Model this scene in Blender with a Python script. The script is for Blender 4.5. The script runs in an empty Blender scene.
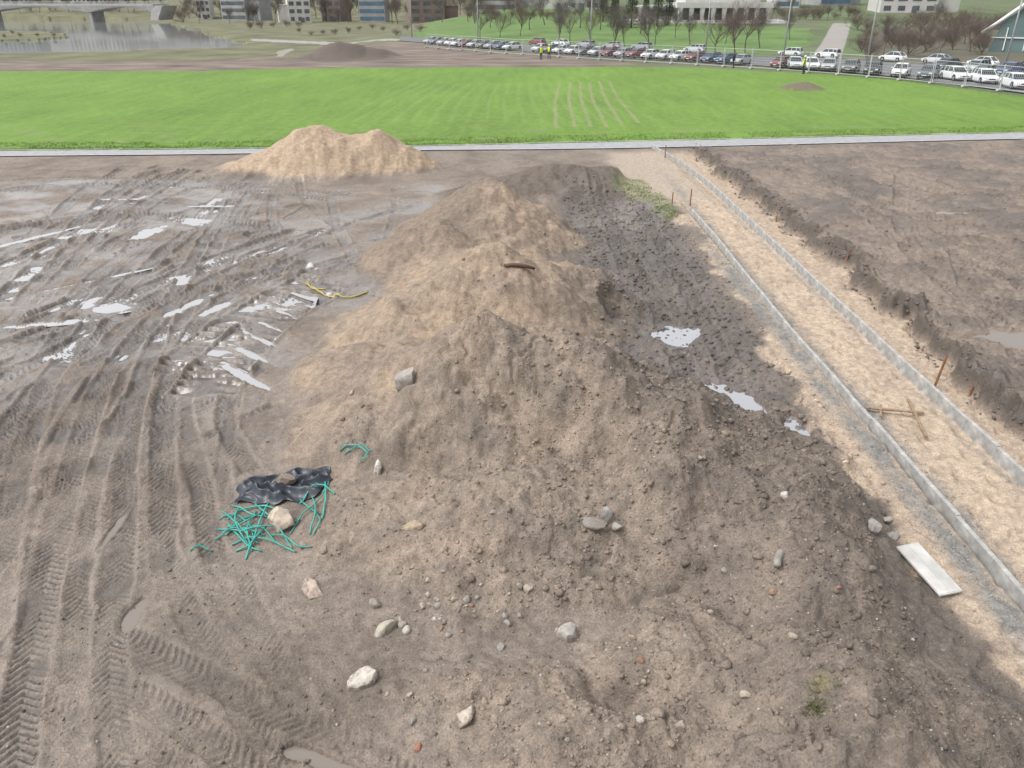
import bpy, math, random, bmesh
import numpy as np
from mathutils import Vector, Matrix
random.seed(7); rng=np.random.default_rng(7)
scene=bpy.context.scene
COL=scene.collection
# ------------------------------------------------------------------ camera
CAMH=7.0; PITCH=math.radians(26.2); FPX=780.0
cam=bpy.data.cameras.new("camera"); camo=bpy.data.objects.new("camera",cam); COL.objects.link(camo)
cam.sensor_width=36; cam.lens=FPX/1024*36; cam.clip_start=0.1; cam.clip_end=8000
camo.location=(0,0,CAMH); camo.rotation_euler=(math.pi/2-PITCH,0,0)
scene.camera=camo
SP,CP=math.sin(PITCH),math.cos(PITCH)
def ray(px,py):
    cx=(px-512)/FPX; cy=(384-py)/FPX
    return cx, CP+cy*SP, -SP+cy*CP
def G(px,py,z=0.0):
    a,b,c=ray(px,py); t=(z-CAMH)/c
    return (a*t,b*t)
# ------------------------------------------------------------------ noise
_pt=rng.integers(0,2**31,4096); _ga=rng.random(4096)*2*np.pi
GX=np.cos(_ga); GY=np.sin(_ga)
def gn(x,y,seed=0):
    x=np.asarray(x,float);y=np.asarray(y,float)
    xi=np.floor(x).astype(np.int64); yi=np.floor(y).astype(np.int64); xf=x-xi; yf=y-yi
    def g(ix,iy,fx,fy):
        h=(ix*374761393+iy*668265263+seed*97471123)&0xffffffff
        h=((h^(h>>13))*1274126177)&0xffffffff
        h=(h^(h>>16))&4095
        return GX[h]*fx+GY[h]*fy
    u=xf*xf*xf*(xf*(xf*6-15)+10); v=yf*yf*yf*(yf*(yf*6-15)+10)
    a=g(xi,yi,xf,yf); b=g(xi+1,yi,xf-1,yf); c=g(xi,yi+1,xf,yf-1); d=g(xi+1,yi+1,xf-1,yf-1)
    return ((a+(b-a)*u)+((c+(d-c)*u)-(a+(b-a)*u))*v)*1.5
def fbm(x,y,seed=0,o=3,r=0.5):
    s=0;a=1
    for i in range(o):
        s=s+a*gn(x,y,seed+i*13); x=x*2.03;y=y*2.03;a*=r
    return s
def ss(a,b,x):
    t=np.clip((x-a)/(b-a),0,1); return t*t*(3-2*t)
# ------------------------------------------------------------------ terrain grid
r0=np.array([-3.,-1.,1.,2.5,3.3]); 
r1=4*np.exp(np.arange(0,math.log(62/4),0.0032)); 
r2=62*np.exp(np.arange(0.01,math.log(3600/62),0.01))
YS=np.concatenate([r0,r1,r2]); NR=len(YS); NC=1351
def WID(y): return 6+0.86*np.maximum(y,4)
U=np.linspace(-1,1,NC)
Yg=np.repeat(YS[:,None],NC,1); Xg=U[None,:]*WID(YS)[:,None]
NN=len(r0)+len(r1)
X=Xg[:NN];Y=Yg[:NN]
def inpoly(px,py,poly):
    m=np.zeros(px.shape,bool); n=len(poly)
    for i in range(n):
        x1,y1=poly[i];x2,y2=poly[(i+1)%n]
        if y1==y2: continue
        c=((y1>py)!=(y2>py)) & (px<(x2-x1)*(py-y1)/(y2-y1)+x1)
        m^=c
    return m
def Pw(pts,z=0): return [G(a,b,z) for a,b in pts]
pn=Pw([(-500,163),(0,157),(210,155),(420,151),(620,149),(1024,139.5),(1500,129)]); pf=Pw([(-500,155),(0,151),(210,149.5),(420,146.5),(620,142),(1024,133),(1500,123)])
YL=np.interp(X,[p[0] for p in pn],[p[1] for p in pn])
# ---- near height
wx=X+0.34*gn(X/1.5,Y/1.5,1)+0.17*gn(X/.5,Y/.5,2)+.05*gn(X/.2,Y/.2,5); wy=Y+0.34*gn(X/1.5,Y/1.5,3)+0.17*gn(X/.5,Y/.5,4)+.05*gn(X/.2,Y/.2,6)
def heap(cx,cy,rx,ry,h,rot=0,rnd=.022):
    c,s=math.cos(rot),math.sin(rot)
    u=((wx-cx)*c+(wy-cy)*s)/rx; v=(-(wx-cx)*s+(wy-cy)*c)/ry
    d=np.sqrt(u*u+v*v+rnd); q=1-d
    return h*1.13*0.5*(q+np.sqrt(q*q+.001))*(d<1.4)
HE=[(-0.8,25.2,3.2,3.9,1.85),(-2.1,22.9,2.6,3.0,1.15),(-1.2,20.8,2.5,2.2,.8),(-0.4,17.5,3.3,2.8,2.0),(-2.0,17.0,2.5,2.2,1.15),(1.3,18.6,2.0,2.5,1.25),(-3.0,14.8,1.9,2.1,.6),(-1.4,14.9,2.3,1.7,.8),
    (-0.5,12.6,3.2,2.9,2.1,0,.012),(1.1,12.5,2.7,2.6,1.95,0,.012),(-2.1,12.5,2.2,2.1,1.1),(2.7,11.3,2.2,2.7,1.35),(-1.6,9.9,1.9,1.9,.5),(0.2,9.3,2.6,1.9,1.0),(2.2,9.4,1.8,1.7,1.15),
    (3.8,8.9,1.8,3.1,1.1),(4.3,11.6,1.4,1.9,.65),(3.5,5.6,2.0,2.1,1.1),(1.9,6.6,1.3,1.2,.65),(0.9,5.5,1.6,1.4,.65),(-.3,6.3,1.3,.8,.2)]
hs=0
for h in HE: hs=hs+heap(*h)**9
hz=hs**(1/9)
FS=[(-8.9,37.2,4.1,3.2,1.95),(-6.3,37.2,3.0,2.6,1.75),(-11.3,36.8,2.7,2.0,.7)]
hf=0
for h in FS: hf=hf+heap(*h)**5
hf=hf**.2
hg=(heap(2.0,32.6,3.8,2.6,1.05)**4+heap(-1.0,31.0,2.6,1.8,.6)**4+heap(4.2,33.6,2.2,1.6,.7)**4)**.25
hollow=np.exp(-(((X-1.15)/.45)**2+((Y-6.1)/.28)**2))
hm=np.clip(hz/.15,0,1); hfm=np.clip(hf/.25,0,1); hgm=np.clip(hg/.25,0,1)
n1=fbm(X/2.6,Y/2.6,20,3); n2=fbm(X/.6,Y/.6,30,3); n3=gn(X/.16,Y/.16,40)*ss(34,14,Y); n4=gn(X/.075,Y/.075,41)*ss(20,9,Y)
nh=fbm(X/1.0,Y/1.0,33,5,.56)
crk=np.clip(1-np.abs(fbm(X/1.1,Y/.8,44,3))*10,0,1)*ss(-.2,.2,gn(X/1.6,Y/1.6,45))
open_=ss(YL-.2,YL-1.8,Y)
kx_r=np.where(Y<32,8.32,8.32-.0085*np.clip(Y-32,0,20)**2)
pathm=ss(6.48,6.6,X)*ss(kx_r+.05,kx_r-.05,X)*open_
sl_=5.5+.5*gn(Y/1.3,1.5+0*X,7)+.25*gn(Y/.5,X/.8,17)+.12*n2+.55*ss(13,19,Y)
sandL=ss(sl_-.12,sl_+.2,X)*ss(6.6,6.5,X)*open_*ss(36,33,Y)
sandFar=ss(4.2,5.2,X+.6*n1)*ss(8.2,7.6,X)*ss(29,31,Y+.8*n1)*open_
edge=X-(9.6+.65*gn(Y/2.6,3.3+0*X,8)+.40*gn(Y/.8,X/.9,9)+.14*gn(Y/.3,X/.3,10)*ss(36,18,Y))
platm=ss(-.03,.16,edge)*open_
sandR=ss(kx_r,kx_r+.1,X)*(1-ss(-.10,.03,edge))*open_
mid=ss(1.2,2.2,X)*ss(6.1,5.4,X)*ss(34,30,Y)*open_*(1-hm)
left=ss(-2.0,-3.4,X)*ss(35.5,33,Y)*(1-hm)
wn=fbm(X/3.2,Y/2.2,21,3)
Z=.05*n1*open_
Z+= open_*(1-hm)*(.020*n2+.010*n3)
Z+= left*(-.012-.045*ss(-.1,.7,wn)*ss(13,16,Y))
Z+= mid*(.048*n2+.036*n3+.016*n4-.01)
sandy=np.clip(ss(9,17,Y+2.0*n1)*ss(3.0,1.0,X+.8*n1)+.5*ss(.5,-2.0,X)*ss(8,10,Y),0,1)
Z+= hz+hm*((.15-.04*sandy)*nh*np.clip(hz+.15,.2,1)+(.020-.012*sandy)*n3+(.013-.009*sandy)*n4-.09*crk**2*np.clip(hz,0,1)*(1-.6*sandy))-hollow*.42
Z+= hf+hfm*(.03*n2+.006*n3)
Z+= hg+hgm*(.07*nh+.03*n3)
foot=gn(X/.26,Y/.26,51)
flatz=-.10+.020*n2+.012*n3-.045*ss(.15,.6,foot)+.025*gn(X/.8,Y/1.6,53)+.015*gn(X/.14,Y/.14,55)
Z=Z*(1-pathm)+flatz*pathm
Z=Z*(1-sandR)+(-.13+.03*n2+.014*n3-.045*ss(.1,.6,foot))*sandR
Z=Z+platm*(.24+.050*n2+.035*n3+.018*n4)+open_*np.exp(-((edge-.20)/.24)**2)*(.05+.16*nh+.08*n3+.03*n4)*(X>8.6)-open_*np.exp(-((edge+.12)/.12)**2)*.07*(X>8.6)
Z+=-sandL*.04*ss(.1,.6,foot)
Z=Z*(1-sandFar)+sandFar*(.02*n2)*1.0
# ---- tracks
TD=np.zeros_like(Z)
def cr(pts,step):
    P=[np.array(p,float) for p in pts]; P=[2*P[0]-P[1]]+P+[2*P[-1]-P[-2]]; out=[]
    for i in range(1,len(P)-2):
        n=max(2,int(np.linalg.norm(P[i+1]-P[i])/step))
        for k in range(n):
            t=k/n;a,b,c,d=P[i-1:i+3]
            out.append(.5*((2*b)+(-a+c)*t+(2*a-5*b+4*c-d)*t*t+(-a+3*b-3*c+d)*t**3))
    out.append(P[-2]); return np.array(out)
def track(pts,w=.45,dep=.05,per=.13,ang=1.0,lug=.7,mode='chev',world=False,step=.45,crisp=.5):
    q=cr(pts if world else Pw(pts),step)
    pad=w*.9; L=0
    for i in range(len(q)-1):
        a=q[i];b=q[i+1];ln=np.linalg.norm(b-a); 
        if ln<1e-6: continue
        d=(b-a)/ln
        j0,j1=np.searchsorted(YS[:NN],[min(a[1],b[1])-pad,max(a[1],b[1])+pad])
        if j1<=j0: L+=ln;continue
        W=WID(YS[j0:j1]).max(); Wn=WID(YS[j0:j1]).min()
        lo=min(a[0],b[0])-pad; hi=max(a[0],b[0])+pad
        c0=int(max(0,math.floor(min((lo/W+1)/2,(lo/Wn+1)/2)*(NC-1)))); c1=int(min(NC,math.ceil(max((hi/W+1)/2,(hi/Wn+1)/2)*(NC-1))+1))
        if c1<=c0: L+=ln;continue
        sl0=(slice(j0,j1),slice(c0,c1))
        xs=X[sl0]-a[0]; ys=Y[sl0]-a[1]
        al=xs*d[0]+ys*d[1]; s=-xs*d[1]+ys*d[0]+.03*n2[sl0]
        m=(al>=0)&(al<ln)
        sa=np.abs(s)
        ins=ss(w/2+.025,w/2-.025,sa); berm=np.exp(-((sa-w/2-.05)/.055)**2)
        ph=(L+al)/per+.10*n2[sl0]
        if mode=='chev': ph=ph+sa*ang/per
        elif mode=='diag': ph=ph+s*ang/per
        lg=ss(-.35,.4,np.sin(ph*2*math.pi)+.35*n2[sl0])
        fade=np.clip(gn((xs+a[0])/1.1,(ys+a[1])/1.1,77)*1.6+.5+.65*crisp,.1+.4*crisp,1.1)
        lf=np.clip(gn((xs+a[0])/.6,(ys+a[1])/.6,78)*1.9+.50+.55*crisp,0,1)
        dz=(-dep*ins*(1-lug*lg*lf)+berm*dep*.45)*fade*(.62+.38*ss(9,14,ys+a[1]))
        k_=np.where(m,dz,0)*(1-hm[sl0]*.9)*(1-pathm[sl0])*(1-sandR[sl0])
        old=TD[sl0]; new=np.where(m&(ins>.1),old*(1-.7*ins)+k_,old+k_)
        Z[sl0]+=new-old; TD[sl0]=new
        L+=ln
base_TR=[([(0,190),(100,183),(220,187),(330,198)],.6,.06,.18),
 ([(0,232),(120,212),(260,225)],.5,.08,.18),
 ([(0,345),(90,312),(200,262),(300,228)],.5,.10,.18),
 ([(0,378),(80,338),(190,290),(310,262)],.5,.09,.16),
 ([(0,440),(50,375),(130,310),(230,255)],.45,.07,.14),
 ([(112,600),(120,520),(125,450),(142,380),(172,300),(205,240),(240,190)],.4,.05,.11),
 ([(0,560),(25,450),(55,370),(110,300),(190,230)],.4,.055,.11),
 ([(0,300),(60,240),(110,195),(150,172)],.5,.07,.2),
 ([(0,265),(90,225),(150,190),(190,168)],.5,.07,.2)]
for k,(p,w,d,per) in enumerate(base_TR):
    for r_ in range(4):
        s_=random.choice([-1,1])*random.uniform(10,42); u_=random.uniform(-16,16)
        track([(a+s_*(.5+b/500),b+u_*(.3+b/500)) for a,b in p],random.uniform(.28,.42),d*random.uniform(.5,.95),random.choice([.11,.13,.16]),crisp=.6,mode=random.choice(['chev','diag']))
for i in range(44):
    x0=random.uniform(-13,-3.2);y0=random.uniform(4.5,30);an=random.uniform(.8,2.2);k=random.uniform(-.10,.05)
    pts=[];x,y=x0,y0
    for j in range(8):
        pts.append((x,y)); x+=1.3*math.cos(an);y+=1.3*math.sin(an);an+=k
    track(pts,random.uniform(.20,.38),random.uniform(.022,.045),random.choice([.09,.11,.13]),world=True,crisp=.55,mode=random.choice(['chev','diag']))
for p,w,d,per in base_TR: track(p,w,d,per,ang=random.choice([.6,1,.8]),mode='chev',crisp=.8)
TR=[([(220,470),(235,560),(270,650),(330,770)],.34,.026,.10),([(150,500),(175,580),(215,660),(280,770)],.36,.032,.10),([(0,640),(60,660),(150,700),(260,775)],.36,.034,.11),
 ([(190,560),(230,600),(290,690),(360,790)],.32,.024,.10),([(60,600),(130,640),(230,690),(330,735),(430,790)],.38,.036,.11),([(0,700),(80,715),(150,745),(190,790)],.34,.03,.10),
 ([(130,800),(110,700),(112,620),(125,520),(128,450),(142,380),(172,300),(205,240),(240,190)],.36,.05,.11),([(250,470),(225,420),(235,380),(260,350)],.34,.04,.11),
 ([(215,560),(195,460),(182,410),(190,350)],.36,.048,.11),([(75,680),(80,560),(98,470),(130,395)],.30,.044,.10),([(30,640),(40,540),(62,450),(100,370)],.32,.04,.11),
 ([(165,530),(163,430),(170,380),(200,320),(260,275),(330,243)],.40,.06,.12),
 ([(8,800),(22,700),(42,600),(62,510),(88,420),(118,360),(170,305),(240,265),(320,232)],.42,.06,.115)]
for p,w,d,per in TR: track(p,w,d,per,ang=random.choice([.7,1,.8]),mode='chev',crisp=.9,lug=.8)
RT=[([(1030,195),(930,205),(830,235),(790,250)],.5,.06,.2),([(1030,235),(950,230),(850,200),(740,160)],.5,.07,.2),
 ([(1030,300),(960,262),(880,220),(780,172)],.5,.09,.2),([(1030,345),(980,318),(930,280),(900,240),(900,180)],.5,.07,.2),
 ([(1030,180),(900,172),(760,165)],.5,.06,.2),([(1030,265),(900,270),(850,255)],.5,.06,.2),([(1030,215),(930,185),(850,165)],.5,.06,.2),([(1030,320),(960,300),(900,250),(830,190)],.45,.07,.2),
 ([(1030,250),(960,245),(900,215),(800,165)],.4,.06,.2),([(1030,380),(990,330),(960,280),(950,220)],.45,.05,.2),([(1030,285),(930,235),(830,185)],.5,.08,.2),([(1030,205),(880,190),(760,172)],.5,.07,.2),
 ([(700,420),(678,350),(645,280),(610,220),(590,185)],.55,.08,.2),([(750,420),(720,350),(690,290),(660,240),(640,205)],.5,.07,.2),
 ([(620,330),(630,280),(610,230)],.5,.06,.2)]
for p,w,d,per in RT: track(p,w,d,per,mode=random.choice(['chev','diag']),crisp=.75)
track([(200,395),(240,345),(290,305),(335,280)],1.3,.09,.34,lug=1.0,mode='bar',crisp=.9)
track([(165,372),(205,335),(262,300),(320,268)],.6,.08,.28,lug=1.0,mode='bar',crisp=.8)
# ---- puddles : px,py, rx,ry(world m), rot
PU=[(678,334,.64,.58,.2),(740,404,.42,1.0,.35),(795,425,.26,.48,.0),(615,321,.24,.48,0),(633,298,.28,.24,0),(612,352,.15,.25,.2),(640,372,.18,.34,0),
    (147,232,.36,1.0,-.1),(112,307,.5,.32,.2),(186,305,.16,.8,-.35),(218,306,.15,.7,-.35),(243,374,.12,1.05,.85),(253,354,.08,.75,.85),(263,339,.06,.6,.85),(272,326,.06,.55,.85),(285,312,.05,.5,.85),(300,294,.05,.45,.85),(50,322,1.2,.13,.25),
    (134,612,.13,.30,.1),(115,525,.05,.45,0),(320,760,.50,.09,-.35),(210,205,1.1,.12,0),(110,198,1.0,.14,0),(20,240,.13,1.4,-.5),(310,268,.25,.10,.4),
    (90,280,.08,1.3,-.8),
    (1015,338,.7,.4,0),(960,212,1.2,.2,0)]
pudd=[]
for px,py,rx,ry,rot in PU:
    base=.24 if px>900 else 0.0
    cx,cy=G(px,py,base)
    c,s=math.cos(rot),math.sin(rot); R=max(rx,ry)*2.2
    j0,j1=np.searchsorted(YS[:NN],[cy-R,cy+R])
    xs=X[j0:j1]-cx; ys=Y[j0:j1]-cy
    jn=.38*gn(X[j0:j1]/.5,Y[j0:j1]/.5,90)+.22*gn(X[j0:j1]/.2,Y[j0:j1]/.2,91)
    d=np.sqrt(((xs*c+ys*s)/rx)**2+((-xs*s+ys*c)/ry)**2)+jn
    lev=base-.05; 
    near=ss(2.0,1.0,d); zz=Z[j0:j1]
    loc=np.maximum(lev+.008+.5*(zz-base+.05),lev+.003)+.03*ss(1.1,1.6,d)
    loc=np.where(d<1.0,lev-.03*ss(1.0,.6,d)+.001,loc)
    Z[j0:j1]=zz*(1-near)+loc*near
    pudd.append((cx,cy,rx*1.4,ry*1.4,rot,lev-.004,px,py))
# ------------------------------------------------------------------ full terrain
ZZ=np.zeros_like(Xg); ZZ[:NN]=Z
XF=Xg[NN:];YF=Yg[NN:]; jx=XF+YF*.012*gn(XF/(8),YF/16,5); jy=YF*(1+.010*gn(XF/9,YF/20,6))
rightw=ss(-30,15,XF)
zf=1.6*ss(140,225,YF)*rightw + 4.2*ss(285,420,YF)*rightw
zf+=-2.6*ss(104,140,YF)*ss(-22,-45,XF)
zf+=ss(470,600,YF)*ss(-25,-55,XF)*8.0
zf+=20*ss(600,2500,YF)
RIV=Pw([(-250,55),(0,54.5),(60,54),(140,52),(235,48.5),(246,45),(228,39),(208,34),(190,29),(178,24.5),(175,20),(-300,18),(-300,31),(0,32),(45,32),(72,36),(48,40),(0,41.5),(-250,43)],-3)
rivm=inpoly(jx,jy,RIV); zf=np.where(rivm,-4.2,zf)
def fheap(cx,cy,rx,ry,h):
    global zf
    d=np.sqrt(((jx-cx+.8*gn(XF/3,YF/3,2))/rx)**2+((jy-cy)/ry)**2+.03); zf=zf+h*np.clip(1-d,0,1)**1.0
for (a,b,rx,ry,h) in [(341,57,4,5,1.9),(364,56,4,4,1.4),(320,57,4,4,.9),(384,56,3,3,.6),(800,89,2.4,1.8,.75),(270,60,6,3,.6)]:
    cx,cy=G(a,b); fheap(cx,cy,rx,ry,h)
zf+=.10*gn(XF/3,YF/6,9)*ss(104,110,YF)
ZZ[NN:]=zf
def zl(x,y):
    j=np.searchsorted(YS,y)-1; j=min(max(j,0),NR-2); ty=(y-YS[j])/(YS[j+1]-YS[j]); ty=min(max(ty,0),1)
    u=(x/float(WID(y))+1)/2*(NC-1); i=int(min(max(math.floor(u),0),NC-2)); tx=min(max(u-i,0),1)
    return float((ZZ[j,i]*(1-tx)+ZZ[j,i+1]*tx)*(1-ty)+(ZZ[j+1,i]*(1-tx)+ZZ[j+1,i+1]*tx)*ty)
def site(px,py):
    a,b,c=ray(px,py); t=4.0; pt=t
    while t<4000:
        if CAMH+c*t<zl(a*t,b*t): break
        pt=t; t*=1.006
    lo,hi=pt,t
    for _ in range(14):
        m=(lo+hi)/2
        if CAMH+c*m<zl(a*m,b*m): hi=m
        else: lo=m
    return Vector((a*hi,b*hi,zl(a*hi,b*hi)))
# ------------------------------------------------------------------ colours
def C(*a): return np.array(a)
def mix(a,b,t): return a*(1-t[...,None])+b*t[...,None]
mudA=C(.238,.196,.161); mudB=C(.150,.122,.100); dark=C(.098,.081,.068); sand=C(.44,.345,.258); heapS=C(.320,.245,.178); heapB=C(.232,.187,.149); grav_shade=C(.24,.235,.22)
col=np.zeros((NR,NC,3)); rough=np.full((NR,NC),.8)
c=mix(np.broadcast_to(mudA,X.shape+(3,)),mudB,np.clip(.42+.7*n1+.4*n2,0,1))
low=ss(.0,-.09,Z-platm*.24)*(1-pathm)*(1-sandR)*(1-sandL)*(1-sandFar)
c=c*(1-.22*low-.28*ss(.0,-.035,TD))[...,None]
c=mix(c,dark,mid*np.clip(.85+.5*n1,0,1))
c=mix(c,mix(np.broadcast_to(C(.215,.172,.138),X.shape+(3,)),C(.125,.100,.082),np.clip(.40+1.1*n1+.6*n2,0,1)),platm*.95)
hc=mix(np.broadcast_to(heapB,X.shape+(3,)),heapS,np.clip(ss(8,19,Y+3.5*n1+1.5*n2)*ss(3.2,.6,X+.9*n1+.4*n2)*.95+.55*gn(X/.9,Y/.9,60)*ss(1.5,-1,X),0,1))
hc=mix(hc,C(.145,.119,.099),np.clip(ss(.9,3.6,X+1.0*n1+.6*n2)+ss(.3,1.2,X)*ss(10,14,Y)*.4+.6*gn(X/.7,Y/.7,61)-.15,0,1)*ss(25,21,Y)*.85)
damp=ss(-.0,.55,nh+.4*gn(X/.5,Y/.5,62))*(1-.35*sandy)
hc=mix(hc,dark*1.2,damp*.42+.5*crk**2*(1-.7*sandy))
hc=mix(hc,C(.165,.133,.106),ss(20,23,Y)*ss(.5,-1.5,X+.8*n2)*.7)
hc=hc*(1+.12*gn(X/.35,Y/.35,63))[...,None]
c=mix(c,hc,ss(.05,.16,hz+.04*n2))
c=mix(c,C(.365,.275,.193)*(1+.08*n2)[...,None],ss(.05,.25,hf)); c=mix(c,C(.128,.103,.085),ss(.1,.3,hg))
c=mix(c,sand,np.clip(sandR+sandL,0,1)*(.85+.15*n2)); c=mix(c,C(.44,.348,.262),pathm); c=mix(c,C(.38,.315,.25),sandFar*.9)
c=mix(c,C(.33,.26,.195),pathm*np.clip(ss(.0,.7,fbm(X/.8,Y/1.2,66))*.5+.4*ss(.2,.6,foot),0,1))
grav_shade_m=np.clip(np.exp(-((X-6.28)/.2)**2)*1.2,0,1)*open_*ss(26,22,Y)+np.exp(-((X-6.84)/.2)**2)*open_*.8*ss(40,30,Y)+np.exp(-((X-kx_r-.2)/.12)**2)*.5*open_+np.exp(-((X-kx_r+.16)/.1)**2)*.4*open_  # gravel beside the kerbs, plus painted grey shadow inside the left kerb
c=mix(c,grav_shade*.85,np.clip(grav_shade_m*(.8+.5*n2),0,.95))
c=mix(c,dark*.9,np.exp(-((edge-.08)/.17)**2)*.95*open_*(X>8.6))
green=inpoly(X+.5*n1+.3*n3,Y+.9*n1,Pw([(612,182),(640,180),(662,196),(680,215),(668,222),(640,203),(618,196)]))*1.0
c=mix(c,C(.17,.19,.08),green*.55)
t0x,t0y=G(815,708,.6)
tuft=np.exp(-(((X-t0x)/.11)**2+((Y-t0y)/.10)**2)); c=mix(c,C(.15,.14,.055),np.clip(tuft,0,1)*.7)
wet=np.clip(low*1.1*(.35+left)+left*.85*ss(-.5,.4,wn+.5*n2)+left*.4*ss(0,-.04,TD)+mid*.6+platm*.45*ss(-.3,.4,n1+.4*n2),0,1)*(1-hm)*open_
wet=wet*(1-.58*ss(15.5,10.5,Y+.6*n1))
rg=.88-.55*wet
rough[:NN]=np.where(hm>.5,.93-.12*damp*(1-sandy),rg)
FG=[(-400,150),(0,151),(200,149.5),(400,146.5),(620,142),(1024,133),(1500,123)]
FARE=[(1500,140),(1024,97),(900,81),(800,73),(700,68),(600,66),(300,67),(200,70),(0,70),(-500,72)]
FIELD=Pw(FG+FARE)
ftone=lambda x,y: C(.124,.222,.031)*(1+.13*fbm(x/9,y/14,70)+.12*gn(x/.8,y/6,71)+.14*gn(x/.35,y/.9,72))[...,None]
gm=inpoly(X,Y+.35*n2,FIELD)*1.0; 
gc=ftone(X,Y); bare=ss(.10,.7,fbm(X/3,Y/1.5,73))*ss(56,45,Y)
gc=mix(gc,C(.22,.22,.11),bare*.4)
c=mix(c,gc,gm)
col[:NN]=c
rough[:NN]=np.where(gm>.5,.92,rough[:NN])
f=np.broadcast_to(C(.095,.13,.055),XF.shape+(3,))*(1+.35*fbm(XF/14,YF/25,80))[...,None]
f=mix(f,C(.14,.125,.09),ss(.0,.6,fbm(XF/20,YF/30,81))*.6)
f=mix(f,C(.13,.13,.072)*(1+.35*fbm(XF/9,YF/9,83))[...,None],ss(-10,-35,XF)*ss(110,140,YF))
f=mix(f,ftone(XF,YF),inpoly(jx,jy,FIELD)*1.0)
DIRT=Pw([(-500,72),(0,71),(200,71),(300,68),(600,67),(640,64),(560,57),(470,49),(410,42),(330,43),(240,47),(235,51),(150,54),(0,56.5),(-500,59)])
f=mix(f,C(.165,.132,.108)*(1+.5*fbm(XF/6,YF/2.2,82))[...,None],inpoly(jx,jy,DIRT)*1.0)
hx,hy=G(345,58); f=mix(f,C(.112,.090,.075),ss(7.5,5,np.sqrt((jx-hx)**2+((jy-hy)*.9)**2)))
hx,hy=G(800,89); f=mix(f,C(.15,.12,.09),ss(2.4,1.8,np.sqrt((XF-hx)**2+((YF-hy)*1.2)**2)))
f=mix(f,C(.105,.185,.045)*(1+.25*fbm(XF/9,YF/9,84))[...,None],inpoly(jx,jy,Pw([(415,37),(430,42),(520,47),(640,53),(760,56),(800,52),(810,34),(700,30),(640,22),(560,18),(430,18)]))*.85)
f=mix(f,C(.28,.265,.24),inpoly(XF,YF,Pw([(804,66),(832,30),(850,30),(838,66)]))*1.0)
f=mix(f,C(.28,.26,.22),inpoly(jx,jy,Pw([(266,46),(280,36),(288,36),(276,46)]))*.9)
f=mix(f,C(.32,.32,.31),inpoly(XF,YF,Pw([(395,41),(330,33),(250,30),(250,28.5),(335,31),(405,40)]))*.8)
f=mix(f,C(.11,.095,.075),inpoly(jx,jy,Pw([(860,64),(870,34),(1040,20),(1100,50),(1024,72)]))*.75)
col[NN:]=f
rough[NN:]=.92
def paintline(pts,wd,cc,st,step=2.0,lo_=.55):
    q=cr(Pw(pts),step)
    for i in range(len(q)-1):
        A=q[i];B=q[i+1];ln=np.linalg.norm(B-A);d=(B-A)/ln
        j0,j1=np.searchsorted(YS,[min(A[1],B[1])-.5,max(A[1],B[1])+.5])
        xs=Xg[j0:j1]-A[0];ys=Yg[j0:j1]-A[1];al=xs*d[0]+ys*d[1];s=np.abs(-xs*d[1]+ys*d[0]+.05*gn(Xg[j0:j1],Yg[j0:j1]/1.5,86))
        mm=ss(wd,wd*.3,s)*((al>-.0)&(al<=ln+.0))*np.clip(lo_+.35*gn(Xg[j0:j1]/.8,Yg[j0:j1]/2.5,85),0,1)
        col[j0:j1]=mix(col[j0:j1],cc,np.clip(mm,0,1)*st)
for a,b in [((560,82),(556,128)),((570,82),(575,127)),((580,82),(591,127)),((589,82),(607,127)),((599,81),(623,126)),((609,81),(639,123))]:
    paintline([a,((a[0]*.62+b[0]*.38)-3.0,(a[1]*.62+b[1]*.38)),((a[0]*.3+b[0]*.7)-1.5,(a[1]*.3+b[1]*.7)),b],.18,C(.26,.25,.14),.82,lo_=.78)
for k in range(18):
    paintline([(420+k*10,82+k*0.2),(378+k*14,100),(335+k*19,122)],.22,C(.20,.27,.09),.5,3.0)
for k in range(10):
    paintline([(640+k*34,78+k*1.2),(660+k*42,95),(690+k*50,122)],.22,C(.19,.26,.08),.35,3.0)
# ------------------------------------------------------------------ materials
def newmat(n):
    m=bpy.data.materials.new(n); m.use_nodes=True
    return m,m.node_tree.nodes,m.node_tree.links,m.node_tree.nodes["Principled BSDF"]
def mat(n,colr,rough=.6,metal=0,ns=8,amt=.25,bump=.0,bd=.01,ior=1.45,coat=0):
    m,N,L,b=newmat(n)
    tc=N.new("ShaderNodeTexCoord"); no=N.new("ShaderNodeTexNoise"); no.inputs["Scale"].default_value=ns; no.inputs["Detail"].default_value=5
    L.new(tc.outputs["Object"],no.inputs["Vector"])
    cr_=N.new("ShaderNodeValToRGB"); cr_.color_ramp.elements[0].position=.3; cr_.color_ramp.elements[1].position=.7
    cr_.color_ramp.elements[0].color=tuple(v*(1-amt) for v in colr)+(1,); cr_.color_ramp.elements[1].color=tuple(min(1,v*(1+amt)) for v in colr)+(1,)
    L.new(no.outputs["Fac"],cr_.inputs["Fac"]); L.new(cr_.outputs["Color"],b.inputs["Base Color"])
    b.inputs["Roughness"].default_value=rough; b.inputs["Metallic"].default_value=metal; b.inputs["IOR"].default_value=ior
    if coat: b.inputs["Coat Weight"].default_value=coat
    if bump>0:
        bp=N.new("ShaderNodeBump"); bp.inputs["Strength"].default_value=bump; bp.inputs["Distance"].default_value=bd
        L.new(no.outputs["Fac"],bp.inputs["Height"]); L.new(bp.outputs["Normal"],b.inputs["Normal"])
    return m
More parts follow.
